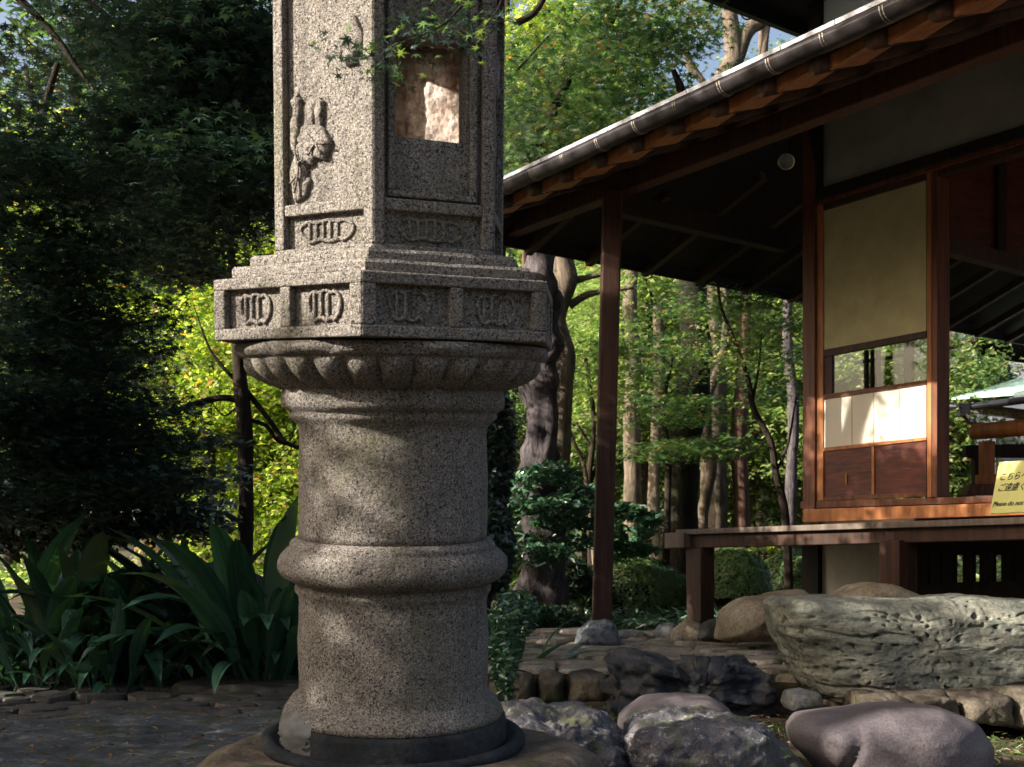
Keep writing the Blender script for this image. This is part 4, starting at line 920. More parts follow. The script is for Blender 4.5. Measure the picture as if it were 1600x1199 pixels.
# --- right hand forest, traced trunks
tree('thick gnarled violet-grey trunk with knots and burls at the left end of the wood', 10.5,
     [(848,900,70),(842,790,66),(838,740,62),(850,660,54),(842,600,56),(848,545,48),(838,500,60),(834,460,66),(842,410,50),(838,330,46),(845,230,40)], 'grey',
     [[(850,505,34),(868,470,26),(862,452,16)],[(826,470,22,-.1),(818,452,20,-.12),(812,440,8,-.15)],[(852,562,24,-.08),(864,548,20,-.12),(868,540,6,-.12)],[(850,235,30),(815,210,24),(780,150,18)]],
     broken(1, [pxclump(830, 170, 10.3, 130, 120)], 40, .4), 'maple', 5000, .065, amp=.3, seed=1, nseg=26, scale=6)
tree('pale beige trunk forking high up, right of the gnarled trunk', 11.6,
     [(872,900,40),(872,730,38),(876,640,36),(882,560,34),(872,500,26),(884,440,36),(880,400,34),(888,300,30)], 'beige',
     [[(890,478,14),(915,462,12),(945,455,8),(990,450,5)],[(893,440,12),(925,432,9),(960,424,6),(1000,400,3)]],
     broken(2, [pxclump(930, 60, 11.5, 130, 70)], 36, .45), 'maple', 4200, .065, amp=.08, seed=2)
tree('straight light-and-shade dappled trunk just right of the eaves post', 14, [(988,900,28),(988,740,27),(986,640,25),(990,560,24),(984,480,22),(990,380,20)], 'beige', (), None, seed=3)
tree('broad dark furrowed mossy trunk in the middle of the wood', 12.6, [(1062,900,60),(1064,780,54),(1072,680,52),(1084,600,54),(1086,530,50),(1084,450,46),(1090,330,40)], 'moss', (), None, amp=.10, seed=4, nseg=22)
tree('reddish trunk standing left of the corner post', 13.5, [(1160,900,28),(1158,780,26),(1154,680,24),(1160,600,22),(1162,520,20),(1170,400,18)], 'red', [[(1160,590,12),(1176,545,8),(1190,525,5)]], None, seed=5)
tree('thin dark crooked sapling stem left of the corner post', 10.8, [(1232,900,14),(1226,800,13),(1212,740,12),(1204,690,10),(1178,640,9),(1168,590,8),(1150,540,7),(1130,490,5),(1122,450,4),(1118,380,3)], 'dark',
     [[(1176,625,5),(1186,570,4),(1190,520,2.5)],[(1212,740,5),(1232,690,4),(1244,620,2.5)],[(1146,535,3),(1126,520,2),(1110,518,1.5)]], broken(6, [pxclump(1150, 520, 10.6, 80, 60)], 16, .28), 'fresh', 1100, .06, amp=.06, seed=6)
tree('curved slender grey trunk between the mossy trunk and the reddish trunk', 13, [(1094,900,22),(1098,800,20),(1112,730,16),(1104,680,17),(1106,620,16),(1128,560,14),(1134,480,12),(1120,380,11)], 'beige', (), None, seed=7)
tree('slim pale trunk seen behind, right of the dappled trunk', 16, [(1025,900,20),(1022,780,20),(1024,690,18),(1030,600,18),(1028,480,16)], 'beige', (), None, seed=8)
tree('leaning thin pale stem behind the eaves post', 12.5, [(930,900,7),(915,740,7),(896,690,6),(880,640,4)], 'beige', (), None, seed=9)
tree('slim grey trunk half hidden by the corner post', 15, [(1232,900,20),(1236,760,18),(1240,640,17),(1230,520,15),(1236,380,14)], 'grey', (), None, seed=10)
# above the roof
tree('large pale twisted tree with forked limbs rising above the lower roof', 13.5, [(1118,900,44),(1112,300,40),(1122,150,34),(1146,90,28),(1142,40,26),(1134,-40,24)], 'beige',
     [[(1134,140,22),(1156,80,22),(1170,46,24),(1196,30,18),(1230,-20,14)],[(1160,140,20),(1190,110,16),(1220,90,14),(1240,70,8)],[(1192,110,14),(1196,60,10),(1204,20,9)],[(1100,130,10),(1080,105,16),(1072,85,8)]],
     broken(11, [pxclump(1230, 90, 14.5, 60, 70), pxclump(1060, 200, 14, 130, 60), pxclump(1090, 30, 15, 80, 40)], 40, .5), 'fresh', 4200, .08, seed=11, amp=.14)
tree('dark-stemmed maple with spreading green sprays above the eaves', 9.2, [(640,900,26),(700,420,22),(800,300,20),(890,120,14),(930,70,11),(958,30,9),(975,-20,6)], 'dark',
     [[(808,36,12),(835,20,10),(860,-20,8)],[(808,110,4),(840,75,3),(880,30,2)],[(960,60,3),(1000,75,2),(1020,85,2)],[(1050,55,4),(1068,38,3),(1100,28,2)],[(1068,175,16),(1064,140,15),(1052,110,9)],[(870,190,5),(850,230,4),(830,280,2)]],
     broken(12, [pxclump(905, 165, 9.2, 120, 55, 1.0, 2.6), pxclump(965, 60, 9.4, 140, 60, 1.1, 2.2), pxclump(850, 230, 9.0, 80, 45, .9, 1.6), pxclump(1030, 110, 9.6, 80, 60, .9, 1.1)], 150, .30, .07), 'maple', 8200, .085, kind='maple', flat=.5, seed=12)
tree('yellow-leaved maple high up beside the green maple', 11.2, [(760,900,20),(790,300,14),(840,120,8),(880,60,5)], 'dark', (),
     broken(13, [pxclump(860, 80, 11.2, 80, 50, .8)], 50, .3), 'yellow', 3400, .085, kind='maple', seed=13)
# maple sprays under the eaves
tree('slim maple with layered green sprays in front of the dappled trunk', 11.6, [(1040,900,12),(1044,720,10),(1036,640,8),(1050,560,5)], 'dark', [[(1040,720,5),(1080,700,4),(1130,690,2)],[(1036,640,5),(990,620,3)]],
     broken(14, [pxclump(1060, 640, 11.4, 110, 26, .6, 1), pxclump(1080, 705, 11.2, 95, 22, .5, 1), pxclump(1010, 560, 11.7, 90, 60, .7, 1), pxclump(1130, 480, 11.5, 110, 30, .6, .8), pxclump(1200, 560, 11.8, 60, 70, .6, .7)], 130, .26, .05), 'maple', 9000, .075, kind='maple', flat=.6, seed=14)
tree('bright leafy young tree behind the pale beige trunk', 13, [(925,900,12),(920,760,10),(928,660,8),(915,560,6)], 'dark', [[(922,760,6),(940,700,4)],[(925,700,5),(900,660,4)]],
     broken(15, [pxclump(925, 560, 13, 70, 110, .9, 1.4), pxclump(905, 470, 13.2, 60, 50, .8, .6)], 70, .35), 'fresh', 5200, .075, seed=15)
tree('dark evergreen tree added behind the lantern shaft to shade the mossy trunk', 11.8, [(752,900,22),(756,700,20),(748,560,16),(755,430,12)], 'dark', (),  # added, mostly hidden tree that keeps sun off the mossy trunk
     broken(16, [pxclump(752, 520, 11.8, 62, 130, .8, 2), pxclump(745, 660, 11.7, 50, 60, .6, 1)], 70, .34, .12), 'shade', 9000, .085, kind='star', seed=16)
# --- left side
tree('dark slender tree with crooked side branches beside the lantern capital', 9.3, [(384,900,24),(384,730,23),(382,660,24),(376,600,22),(372,540,22),(366,440,16),(350,340,11),(320,230,6),(300,120,2)], 'dark',
     [[(378,625,11),(345,622,10),(310,630,11),(280,640,9),(250,652,7)],[(352,765,10),(320,752,10),(290,738,9),(250,728,6)],[(384,610,9),(420,655,8),(445,690,7),(470,700,6)],[(384,655,7),(415,665,6),(435,690,5),(460,695,5)],[(374,600,6),(345,570,6),(325,540,4),(300,470,1)],[(372,470,9),(340,440,8),(290,410,5),(250,390,1)],[(372,680,5),(370,640,5),(350,650,3),(330,628,2)]],
     broken(20, [pxclump(330, 330, 9.2, 140, 70, 1.2, 1)], 40, .35), 'shade', 3000, .085, kind='maple', seed=20)
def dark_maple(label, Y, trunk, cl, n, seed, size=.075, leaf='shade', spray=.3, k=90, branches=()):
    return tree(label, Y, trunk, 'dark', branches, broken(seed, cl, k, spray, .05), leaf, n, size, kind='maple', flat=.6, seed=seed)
dark_maple('dark shaded maple with drooping blue-green sprays, nearest the lantern top', 5.6, [(-260,900,18),(-220,500,16),(-120,160,14),(60,-60,10),(250,-120,8)],
     [pxclump(340, 70, 5.6, 120, 50, .5, 1.0), pxclump(330, 150, 5.7, 110, 60, .5, 1.1), pxclump(250, 240, 5.8, 130, 40, .5, .9), pxclump(370, 270, 5.5, 80, 70, .5, .9), pxclump(370, 60, 5.5, 60, 70, .5, .8)], 13000, 21, .085, k=190,
     branches=[[(60,-60,9),(160,20,7),(260,120,5),(330,190,3)],[(250,-120,6),(330,-20,4),(400,90,3)]])
dark_maple('dark maple filling the far left with heavy shaded foliage', 6.6, [(-150,900,26),(-120,640,24),(-60,400,18),(40,250,12),(90,100,9)],
     [pxclump(80, 330, 6.6, 130, 90, .8, 1.5), pxclump(110, 480, 6.8, 120, 100, .8, 1.3), pxclump(70, 620, 6.7, 140, 90, .8, 1.6), pxclump(160, 690, 6.9, 130, 70, .7, 1.4), pxclump(200, 30, 6.8, 150, 50, .8, 1.1), pxclump(60, 250, 6.6, 100, 60, .8, .8), pxclump(60, 560, 6.5, 110, 190, .7, 2.2), pxclump(190, 740, 6.9, 110, 45, .7, 1), pxclump(60, 770, 7.2, 130, 50, .6, 1.3)], 36000, 22, .08, k=330, spray=.34,
     branches=[[(-60,-60,14),(20,-10,12),(85,55,10),(120,105,8),(150,140,4),(190,165,1)],[(80,560,8),(160,520,6),(240,500,4)]])
dark_maple('dark maple of drooping sprays behind the left plants', 8.2, [(-60,900,22),(-20,700,20),(60,520,15),(150,380,12),(200,200,8)],
     [pxclump(240, 340, 8.2, 140, 50, 1, 1.2), pxclump(300, 420, 8.3, 110, 30, .8, .5), pxclump(150, 560, 8.4, 110, 120, 1, 1.4), pxclump(150, 130, 8.4, 160, 60, 1, .8), pxclump(210, 720, 8.2, 90, 60, .8, 1), pxclump(300, 250, 8.2, 110, 60, .8, 1)], 17000, 23, .09, k=200, spray=.36,
     branches=[[(150,380,8),(250,430,6),(350,420,4)]])
# ------------------------------------------------------------------ background wood (crowns share a few meshes)
def crown_mesh(seed, leaf, n=5200, size=.17, k=70, kind='diamond'):
    rng = np.random.default_rng(seed); cl = sprays(rng, (0, 0, 0), (1.7, 1.7, 2.1), k, .62, .22)
    return leaf_obj('foliage', [leaf_np(rng, clump_pts(rng, cl, n, .1), size, kind, .35)], LEAF[leaf], None)
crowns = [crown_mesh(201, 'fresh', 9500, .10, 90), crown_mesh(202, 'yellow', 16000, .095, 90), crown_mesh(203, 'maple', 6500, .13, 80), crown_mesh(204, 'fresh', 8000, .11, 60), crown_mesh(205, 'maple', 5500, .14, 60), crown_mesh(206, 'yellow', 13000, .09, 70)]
tr_me = noisy_tube(MB(), [(0, 0, -.3), (.06, 0, 1.2), (-.05, .05, 2.6), (.08, 0, 4.2), (0, 0, 6)], [.14, .12, .11, .08, .03], 10, .1).build('trunk', BARK['beige'], None, smooth=True)
tr_me2 = noisy_tube(MB(), [(0, 0, -.3), (-.1, 0, 1.3), (.1, .05, 2.6), (-.1, 0, 4.2), (.15, 0, 6)], [.11, .10, .08, .06, .02], 10, .1).build('trunk', BARK['dark'], None, smooth=True)
used = set(); rb = random.Random(11); RANK = {}
ORD = ['leftmost', 'second from the left', 'third from the left', 'fourth from the left', 'fifth from the left', 'sixth from the left', 'seventh from the left', 'eighth from the left', 'ninth from the left', 'tenth from the left', 'tenth from the right', 'ninth from the right', 'eighth from the right', 'seventh from the right', 'sixth from the right', 'fifth from the right', 'fourth from the right', 'third from the right', 'second from the right', 'rightmost']
def ranklabels(group, base):
    l = sorted([o for o in COL.objects if o.get('group') == group and not o.parent], key=lambda o: o.location.x / o.location.y)
    n_ = len(l)
    for i, o in enumerate(l): o['label'] = (ORD[i] if i < 10 else ORD[20 - (n_ - i)]) + ' of the ' + base
def cp(o):
    if o.name not in used: used.add(o.name); return o
    c = o.copy(); COL.objects.link(c); return c
def bgtree(px, Y, zc, s, ci, tk, label, group):
    x = (px - 800) / F * Y; g0 = gz(x, Y)
    t = thing('background_tree', label, 'tree', (x, Y, g0), group)
    c = cp(crowns[ci]); c.parent = t; c.location = (rb.uniform(-.3, .3), 0, zc - g0); c.scale = (s, s, s * rb.uniform(.8, 1.1)); c.rotation_euler = (0, 0, rb.uniform(0, 6.28))
    k = cp(tr_me if tk else tr_me2); k.parent = t; k.scale = (s, s, max(.5, (zc - g0) / 3.6)); k.rotation_euler = (0, 0, rb.uniform(0, 6.28))
GL = {0: ('bright green leafy tree in the sunlit wood behind the teahouse', 'green trees of the sunlit wood'),
      1: ('yellow-green sunlit tree in the bright gap left of the lantern', 'yellow-green trees left of the lantern'),
      2: ('mid green leafy tree far back in the wood', 'mid green trees far back')}
for px, Y, zc, s, ci, tk in [
    (840,17,3.2,1.0,0,1),(930,18,3.4,1.1,3,1),(1010,17,3.4,.9,0,0),(1090,19,3.2,1.15,3,1),(1170,18,3.0,1.1,0,1),(1240,20,3.4,1.0,3,0),
    (850,22,6.6,1.2,3,1),(1190,24,6.6,1.2,3,1),(1330,18,3.0,1.0,0,1),(1390,17,3.0,.8,0,1),(1350,16,2.6,.8,3,1)]:
    bgtree(px, Y, zc, s, ci, tk, *GL[0])
for px, Y, zc, s, ci, tk in [(250,16,2.4,1.0,1,0),(330,15,1.8,.9,5,0),(430,16,2.0,1.0,1,0),(380,19,3.6,1.2,5,1),(230,19,4.4,1.3,1,1),(480,18,3.4,1.1,5,0),(150,18,3.5,1.2,1,0),(60,20,5,1.4,5,0)]:
    bgtree(px, Y, zc, s, ci, tk, *GL[1])
for px, Y, zc, s, ci, tk in [(120,24,8,1.7,4,0),(300,25,8,1.7,2,0),(470,26,7,1.8,4,1),(20,22,3.2,1.4,2,0),(560,24,3,1.5,2,0),(700,22,3.5,1.4,4,1),(780,20,2.6,1.2,2,1),(640,26,7.5,1.8,2,0),(790,26,8,1.8,4,0),
    (860,30,3.8,1.7,2,0),(1060,30,4.0,1.7,2,1),(1180,31,3.6,1.6,4,1),(1260,32,4.2,1.9,2,0),(1360,30,3.8,1.8,4,0),(1260,33,9,1.5,4,1)]:
    bgtree(px, Y, zc, s, ci, tk, *GL[2])
ranklabels(GL[0][1], 'bright green trees of the sunlit wood behind')
ranklabels(GL[1][1], 'yellow-green sunlit trees in the bright gap')
ranklabels(GL[2][1], 'mid green leafy trees far back')
# far thicket that reads as one mass
rng = np.random.default_rng(77); cl = []
for i in range(230):
    x = rng.uniform(-22, 24); y = rng.uniform(34, 44); cl.append((x, y, rng.uniform(.6, 7), 1.7, 1.2, 1.3, 1))
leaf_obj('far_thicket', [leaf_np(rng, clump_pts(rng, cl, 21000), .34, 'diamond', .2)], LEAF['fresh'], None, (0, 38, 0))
props(bpy.data.objects['far_thicket'], 'leafy thicket closing the view far behind the trunks', 'thicket')
for i, px in enumerate(range(835, 1255, 86)):
    Yk = 17 + (i * 5 % 7) * 1.3; o_ = thing('thin_trunk', 'slim trunk among others in the depth of the wood', 'tree', P(px, 900, Yk), 'slim trunks in the depth of the wood')
    trunk_px([(px, 905, 13), (px + rb.uniform(-8, 8), 760, 12), (px + rb.uniform(-12, 12), 620, 11), (px + rb.uniform(-16, 16), 440, 9), (px + rb.uniform(-16, 16), 250, 8)], Yk, amp=.1, n=8, seed=i).build('trunk', BARK[('red', 'dark', 'grey', 'dark')[i % 4]], o_, smooth=True)
ranklabels('slim trunks in the depth of the wood', 'slim trunks in the depth of the wood')
# ------------------------------------------------------------------ bushes
def bush(label, cl, n, size, leaf, kind='oval', flat=.3, core=True, seed=0, cat='shrub', name='bush', coremat=None, shell=.75):
    rng = np.random.default_rng(seed); c0 = Vector((np.mean([c[0] for c in cl]), np.mean([c[1] for c in cl]), 0)); c0.z = gz(c0.x, c0.y)
    t = thing(name, label, cat, c0)
    if core:
        mb = MB()
        for c in cl:
            vs = []; a_, b_ = 10, 14
            for i in range(a_ + 1):
                for k in range(b_):
                    th = math.pi * i / a_ - math.pi / 2; ph = 2 * math.pi * k / b_
                    v = Vector((math.cos(th) * math.cos(ph) * c[3], math.cos(th) * math.sin(ph) * c[4], math.sin(th) * c[5])) * .82
                    vs.append(Vector(c[:3]) + v * (1 + .12 * noise.noise(v * 6)))
            mb.add(vs, [(i * b_ + k, i * b_ + (k + 1) % b_, (i + 1) * b_ + (k + 1) % b_, (i + 1) * b_ + k) for i in range(a_) for k in range(b_)])
        mb.build('twigs', BARK['dark'], t, smooth=True)
    if shell >= .75:
        P_ = []; U_ = []
        for c in cl:
            d = rng.normal(size=(n // len(cl), 3)); d /= np.linalg.norm(d, axis=1)[:, None]; d[:, 2] = np.where(d[:, 2] < -.3, -d[:, 2], d[:, 2])
            rad_ = rng.uniform(.9, 1.03, len(d)); b_ = np.array([1 + .05 * noise.noise(Vector(q * 4)) for q in d])
            P_.append(np.array(c[:3]) + d * (rad_ * b_)[:, None] * np.array(c[3:6])); U_.append(d)
        leaf_obj('foliage', [leaf_np(rng, np.concatenate(P_), size, kind, .72, np.concatenate(U_))], LEAF[leaf], t, c0); return t
    pts = clump_pts(rng, cl, n, shell)
    leaf_obj('foliage', [leaf_np(rng, pts, size, kind, flat)], LEAF[leaf], t, c0); return t
def bump_el(px, py, Y, rx, ry, seed, k=24):          # big ellipsoid + small bumps on its surface
    c = pxclump(px, py, Y, rx, ry, rx / F * Y * .8); return [c]
bush('wide clipped azalea mound between the eaves post and the veranda post', [pxclump(985, 930, 11.7, 85, 62, .6), pxclump(1030, 930, 11.6, 52, 44, .4)], 13000, .042, 'azalea', seed=31)
bush('round clipped azalea mound right of the veranda post', [pxclump(1143, 915, 11.3, 60, 58, .4)], 8000, .042, 'azalea', seed=32)
bush('round clipped azalea mound partly behind the corner floor post', [pxclump(1240, 915, 12.4, 56, 56, .4)], 6500, .042, 'azalea', seed=33)
bush('dark glossy shrub with layered leaves at the left edge of the wood', broken(34, [pxclump(855, 765, 10.3, 75, 34, .5), pxclump(905, 790, 10.4, 50, 34, .4), pxclump(870, 845, 10.4, 80, 34, .5)], 30, .2, .06), 3600, .09, 'glossy', seed=34, shell=.3, core=False)
bush('broad-leaved glossy shrub right of the eaves post', broken(35, [pxclump(992, 812, 11.2, 44, 30, .4), pxclump(975, 850, 11.2, 44, 30, .4)], 16, .14, .05), 700, .13, 'glossy', seed=35, shell=.2, core=False, flat=.5)
bush('dark small-leaved shrub in front of the azalea mound', [pxclump(890, 905, 11.3, 40, 36, .3), pxclump(925, 935, 11.3, 36, 24, .3)], 2000, .06, 'glossy', seed=36, shell=.4)
bush('yellow-green sunlit shrub between the two round azalea mounds', [pxclump(1195, 880, 13.4, 60, 26, .4), pxclump(1120, 862, 14, 60, 18, .4)], 3200, .06, 'yellow', seed=37, shell=.3)
bush('low green ground shrub at the left end of the terrace', [pxclump(825, 965, 9.8, 40, 26, .3), pxclump(865, 968, 9.9, 44, 22, .3)], 2600, .06, 'glossy', seed=38, shell=.3)
bush('leafy shrub seen through the opening, left of the railing', [pxclump(1485, 710, 16.5, 36, 52, .4), pxclump(1475, 765, 16.4, 50, 30, .4)], 4200, .09, 'fresh', seed=39, shell=.2)
bush('shrub with long narrow leaves beside the shelter post', [pxclump(1545, 600, 20, 34, 46, .4)], 800, .2, 'glossy', seed=40, shell=.1, core=False)
bush('dark low evergreen shrubs behind the broad-leaved plants at the left', broken(45, [pxclump(50, 800, 8.8, 120, 50, .5), pxclump(170, 800, 8.7, 90, 45, .5), pxclump(270, 815, 8.9, 70, 30, .5)], 60, .3, .12), 9000, .09, 'shade', seed=45, core=False, shell=.1)
bush('reddish-leaved tree top behind the shelter', [pxclump(1480, 615, 20, 22, 45, .4), pxclump(1474, 525, 20, 14, 14, .3)], 900, .12, 'red', kind='star', seed=41, shell=.1, core=False)
tree('smooth grey curving trunk under the rustic shelter', 17.4, [(1440,800,18),(1452,700,17),(1466,650,15),(1492,612,13),(1503,580,11),(1505,548,9)], 'beige', (), None, seed=42)
bush('dark shrub at the right edge of the lantern foot', [pxclump(790, 1010, 5.6, 26, 90, .2), pxclump(812, 960, 6.4, 30, 40, .2)], 1500, .045, 'glossy', seed=43, shell=.2, core=False)
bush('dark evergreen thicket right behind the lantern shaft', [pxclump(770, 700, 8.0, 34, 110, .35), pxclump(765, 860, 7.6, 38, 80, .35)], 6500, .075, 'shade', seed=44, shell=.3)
# low sasa and grass along the terrace, one mass
def ground_leaves(name, label, cat, pts, size, leaf, kind, flat, seed, up=None):
    rng = np.random.default_rng(seed); pts = np.array(pts)
    o = leaf_obj(name, [leaf_np(rng, pts, size, kind, flat, up)], LEAF[leaf], None, tuple(pts.mean(0)))
    return props(o, label, cat)
rr_ = random.Random(3)
pts = []
for i in range(5200):
    x = rr_.uniform(-.2, 3.0); y = rr_.uniform(9.75, 11.0); pts.append((x, y, gz(x, y) + rr_.uniform(.0, .12)))
ground_leaves('bamboo_grass', 'dwarf bamboo grass along the back of the terrace', 'ground cover', pts, .10, 'glossy', 'grass', .1, 51)
pts = []
for i in range(9000):
    x = rr_.uniform(-9, 12); y = rr_.uniform(11, 26)
    if -.6 < x < 4.5 and y < 14.5: continue
    pts.append((x, y, gz(x, y) + rr_.uniform(0, .3)))
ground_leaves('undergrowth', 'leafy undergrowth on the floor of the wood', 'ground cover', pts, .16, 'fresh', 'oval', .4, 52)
pts = []
for i in range(2600):
    if i % 3 == 0: x = rr_.uniform(-2.6, -.3); y = rr_.uniform(5.4, 8.2)
    elif i % 3 == 1: x = rr_.uniform(1.0, 3.2); y = rr_.uniform(4.6, 6.2)
    else: x = rr_.uniform(-.2, 3); y = rr_.uniform(5, 12)
    z = .20 if (6.8 < y < 9.6 and x > 0) else gz(x, y) + .012
    if z > .1 and 6.8 < y < 9.6: 
        if rr_.random() < .75: continue
        z = .178
    pts.append((x, y, z))
for i in range(170): pts.append((rr_.uniform(-2.3, -.4), rr_.uniform(3.7, 5.0), .165))
ground_leaves('fallen_leaves', 'small brown fallen leaves scattered on the ground', 'leaf litter', pts, .035, 'litter', 'oval', .85, 53)
pts = []
for cx, cy, r_, k in ((-.78, 6.0, .18, 260), (-.9, 6.9, .3, 200), (-1.8, 7.2, .5, 260), (.45, 5.6, .3, 260), (1.9, 5.0, .35, 260), (1.05, 5.5, .2, 120), (-2.2, 7.1, .4, 150), (2.6, 4.9, .5, 250)):
    for i in range(k):
        a_ = rr_.uniform(0, 6.28); q = r_ * rr_.random() ** .6; x = cx + q * math.cos(a_); y = cy + q * math.sin(a_); pts.append((x, y, gz(x, y) + rr_.uniform(0, .03)))
ground_leaves('moss_weeds', 'tufts of green weeds and moss between the stones', 'weeds', pts, .045, 'fresh', 'grass', .15, 54)
# ------------------------------------------------------------------ broad-leaved plants (each leaf its own part)
def blade(seed):
    rg = random.Random(seed); L = 1.0; nseg = 9; mb = MB(); Wd = rg.uniform(.055, .08); dr = rg.uniform(.25, 1.25); st = .28
    x = 0; z = 0; ang = R(80); rows = []
    for i in range(nseg + 1):
        f = i / nseg
        wv = .012 if f < st else Wd * max(.02, max(0, math.sin(math.pi * min(1, ((f - st) / (1 - st)) ** .8))) ** .75)
        rows.append((x, z, wv, ang)); ang -= dr * (1.8 / nseg) * (.3 + 1.5 * f); x += math.cos(ang) * L / nseg; z += math.sin(ang) * L / nseg
    vs = []
    for x, z, wv, a in rows:
        nx, nz = -math.sin(a), math.cos(a)
        for q, f_ in ((-1, .28), (-.5, .1), (0, 0), (.5, .1), (1, .28)): vs.append((x + nx * f_ * wv, q * wv, z + nz * f_ * wv))
    fs = [(i * 5 + k, i * 5 + k + 1, (i + 1) * 5 + k + 1, (i + 1) * 5 + k) for i in range(nseg) for k in range(4)]
    me = bpy.data.meshes.new('leaf'); me.from_pydata(vs, [], fs); me.shade_smooth(); return me
blades = [blade(i + 20) for i in range(12)]; pale = []
for b in blades: b.materials.append(LEAF['aspidistra']); c = b.copy(); c.materials.clear(); c.materials.append(LEAF['asp_pale']); pale.append(c)
def aspid(label, px, Y, nl, hgt, spread, seed, zoff=0):
    rg = random.Random(seed); x = (px - 800) / F * Y; z = gz(x, Y) + zoff
    t = thing('broad_leaved_plant', label, 'plant', (x, Y, z), 'broad-leaved plants at the left')
    for i in range(int(nl * 1.5)):
        o = bpy.data.objects.new('leaf', (pale if rg.random() < .13 else blades)[rg.randrange(12)]); COL.objects.link(o); o.parent = t
        a = rg.uniform(0, 2 * math.pi); r_ = spread * rg.random() ** .5
        o.location = (r_ * math.cos(a), r_ * math.sin(a) * .6, -.02); s = hgt * rg.uniform(.5, 1.15); o.scale = (s, s, s)
        o.rotation_euler = (rg.uniform(-.2, .2), rg.uniform(-.1, .55), a + rg.uniform(-.5, .5))
for a in ((' far left edge, cut by the picture edge', 20, 7.1, 42, .98, .35), ('under the tall pointed leaf, left of middle', 120, 7.2, 46, 1.0, .35), ('between the left plants and the dark boulder', 215, 7.2, 38, .82, .3),
          ('with low arching leaves before the dark boulder', 175, 6.8, 30, .62, .35), ('behind the dark boulder with narrow leaves', 290, 8.1, 34, .88, .4), ('tallest, between dark boulder and lantern shaft', 412, 6.9, 54, 1.08, .24),
          ('low leaves beside the lantern shaft', 450, 7.0, 28, .8, .22), ('lowest at the left beside the cobbles', 60, 6.8, 24, .6, .3), ('half hidden right of the lantern shaft', 800, 7.2, 16, .6, .2)):
    aspid('dark broad-leaved plant ' + a[0].strip(), a[1], a[2], a[3], a[4], a[5], a[1])
# ------------------------------------------------------------------ maple branch hanging before the lantern (leaves are parts)
mbk = thing('maple_branch', 'maple branch with fresh green leaves hanging in front of the lantern window', 'branch', P(800, -60, 2.9))
trunk_px([(900, -120, 7), (800, -60, 6), (730, 0, 4.5), (690, 40, 3.5), (620, 70, 2.5), (560, 95, 1.5)], 2.9, amp=.05, n=8).build('twig', BARK['dark'], mbk, smooth=True)
trunk_px([(800, -60, 4), (780, 10, 3), (750, 50, 2)], 2.85, amp=.05, n=8).build('twig', BARK['dark'], mbk, smooth=True)
def leafmesh(seed):
    T_, f_ = tmpl('maple'); rg = random.Random(seed)
    v = [(x + 0 * y, y, z * rg.uniform(.6, 1.6)) for x, y, z in T_.tolist()]
    me = bpy.data.meshes.new('leaf'); me.from_pydata(v, [], f_); me.materials.append(LEAF[('shade', 'maple', 'shade', 'shade', 'fresh', 'shade')[seed]]); return me
lms = [leafmesh(i) for i in range(6)]; rg = random.Random(5)
for cx, cy, sx_, sy_, k in ((560, 85, 60, 32, 70), (610, 105, 40, 28, 40), (690, 55, 80, 36, 80), (745, 25, 60, 40, 70), (650, 30, 40, 25, 24)):
    for i in range(k):
        px = rg.gauss(cx, sx_ * .5); py = rg.gauss(cy, sy_ * .55); Y = 2.9 + rg.uniform(-.14, .14)
        if px > 830: continue
        o = bpy.data.objects.new('leaf', lms[rg.randrange(6)]); COL.objects.link(o); o.parent = mbk; o.location = P(px, py, Y) - root_loc(mbk)
        s = rg.uniform(.026, .046); o.scale = (s, s, s); o.rotation_euler = (rg.uniform(-.9, .9), rg.uniform(-.7, .7), rg.uniform(0, 6.28))
# ------------------------------------------------------------------ unseen trees added outside the picture to shade the garden
SHADE = globals().get('SHADE', True)
def shade_tree(label, x, y, cl, n, seed, size=.13):
    t = thing('added_evergreen', label, 'tree', (x, y, 0), 'unseen trees added around the garden to shade it')
    noisy_tube(MB(), [(x, y, -.2), (x + .1, y, 2), (x - .1, y + .1, 4.5), (x, y, 7.5)], [.17, .14, .11, .05], 12).build('trunk', BARK['dark'], t, smooth=True)
    rng = np.random.default_rng(seed); br = []
    for c in cl: br += sprays(rng, (x + c[0], y + c[1], c[2]), c[3:6], c[6], c[7], c[8])
    leaf_obj('foliage', [leaf_np(rng, clump_pts(rng, br, n, .05), size, 'diamond', .35)], LEAF['shade'], t, (x, y, 0))
LB = 'unseen tall evergreen added outside the picture to shade the garden'
for i, (x, y, z0, z1, dens) in enumerate([(-7.5,-2.6,1.0,4.6,1.3),(-7.2,-.8,.8,4.5,1.5),(-6.9,.5,.8,4.55,1.7),(-7.1,1.8,.8,4.55,1.8),(-6.9,3.7,.8,5.4,1.7),(-6.8,4.2,.8,6.2,1.7),(-7.4,6.4,1.0,5.7,1.4),(-7.2,8.6,1.2,5.0,1.0),(-6.4,-5.0,1.2,5.4,1.2),(-3.2,-5.5,1,6.4,1.3),(-.4,-6.2,1,6.6,1.3),(2.4,-5.6,1,5.6,1.3)]):
    shade_tree(LB, x, y, [(0, 0, (z0 + z1) / 2, 1.25, 1.35, (z1 - z0) / 2, int(44 * dens), .55, .25)], int(4600 * dens), 300 + i)
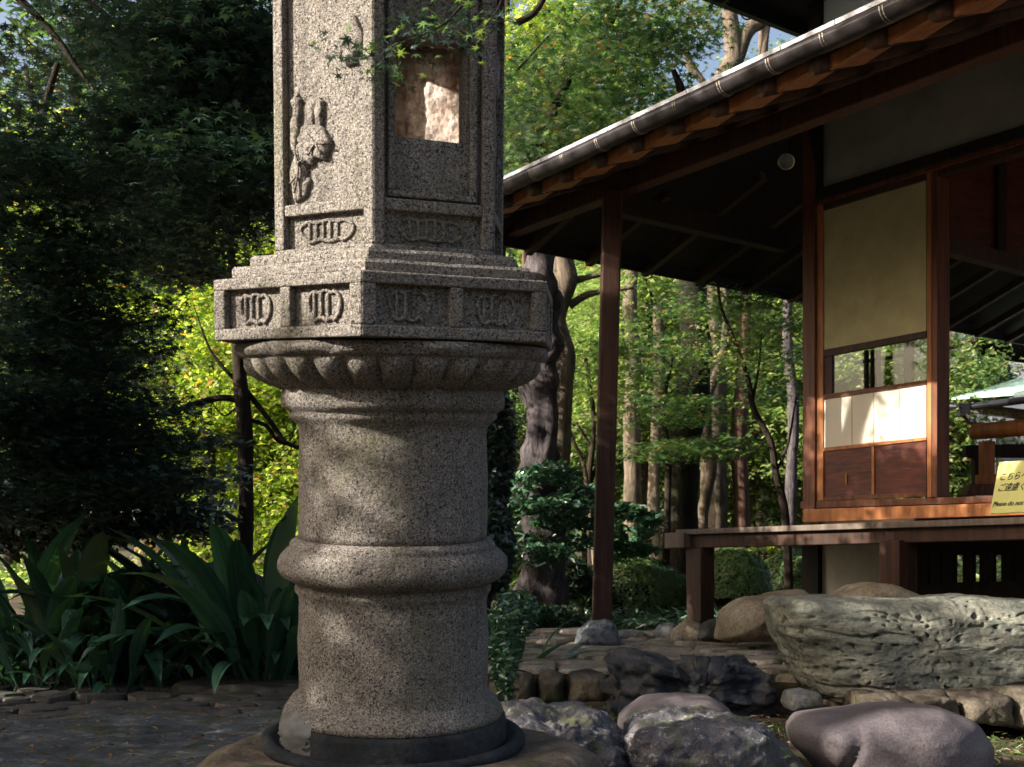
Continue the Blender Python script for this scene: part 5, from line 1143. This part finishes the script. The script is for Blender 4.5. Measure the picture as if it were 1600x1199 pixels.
t = thing('added_maple', 'unseen sparse maple added outside the left edge of the picture to dapple the teahouse wall', 'tree', (-4.3, 7.3, 0))  # unseen tree added to throw leaf shadows on the wall
noisy_tube(MB(), [(-4.5, 7.3, -.2), (-4.4, 7.2, 2), (-4.2, 7.3, 4), (-3.9, 7.2, 5.4)], [.09, .08, .05, .03], 10).build('trunk', BARK['dark'], t, smooth=True)
rng = np.random.default_rng(411); leaf_obj('foliage', [leaf_np(rng, clump_pts(rng, sprays(rng, (-4.0, 7.2, 4.5), (1.0, 1.2, 1.0), 34, .34, .08), 3000, .05), .085, 'star', .5)], LEAF['shade'], t, (-4.3, 7.3, 0))
t = thing('added_maple', 'unseen sparse maple added outside the left edge of the picture to dapple the lantern top', 'tree', (-5.0, 1.9, 0))  # unseen tree added to break up sun on the lantern top
noisy_tube(MB(), [(-5.2, 1.9, -.2), (-5.1, 2, 2), (-5.0, 1.9, 4), (-4.8, 1.9, 5.6)], [.08, .07, .05, .03], 10).build('trunk', BARK['dark'], t, smooth=True)
rng = np.random.default_rng(412); leaf_obj('foliage', [leaf_np(rng, clump_pts(rng, sprays(rng, (-5.0, 2.0, 4.75), (.8, .9, .5), 9, .22, .08), 130, .05), .085, 'star', .5)], LEAF['shade'], t, (-5.0, 1.9, 0))
# unseen canopy added above the picture to block sky light over the left path
tc = thing('added_canopy', 'unseen high leafy canopy added over the path at the left to block sky light', 'tree', (-3.6, 7.6, 0))
noisy_tube(MB(), [(-3.9, 7.6, -.2), (-3.8, 7.5, 2.5), (-3.4, 7.0, 4.6), (-2.6, 6.4, 6)], [.16, .13, .1, .05], 12).build('trunk', BARK['dark'], tc, smooth=True)
rng = np.random.default_rng(401)
cl = sprays(rng, (-2.4, 6.2, 6.2), (3.2, 3.6, .7), 130, .6, .15) + sprays(rng, (-2.2, .5, 6.6), (3, 3.2, .6), 120, .7, .15)
leaf_obj('foliage', [leaf_np(rng, clump_pts(rng, cl, 20000, .05), .13, 'diamond', .6)], LEAF['shade'], tc, (-3.6, 7.6, 0))
bpy.context.view_layer.update()
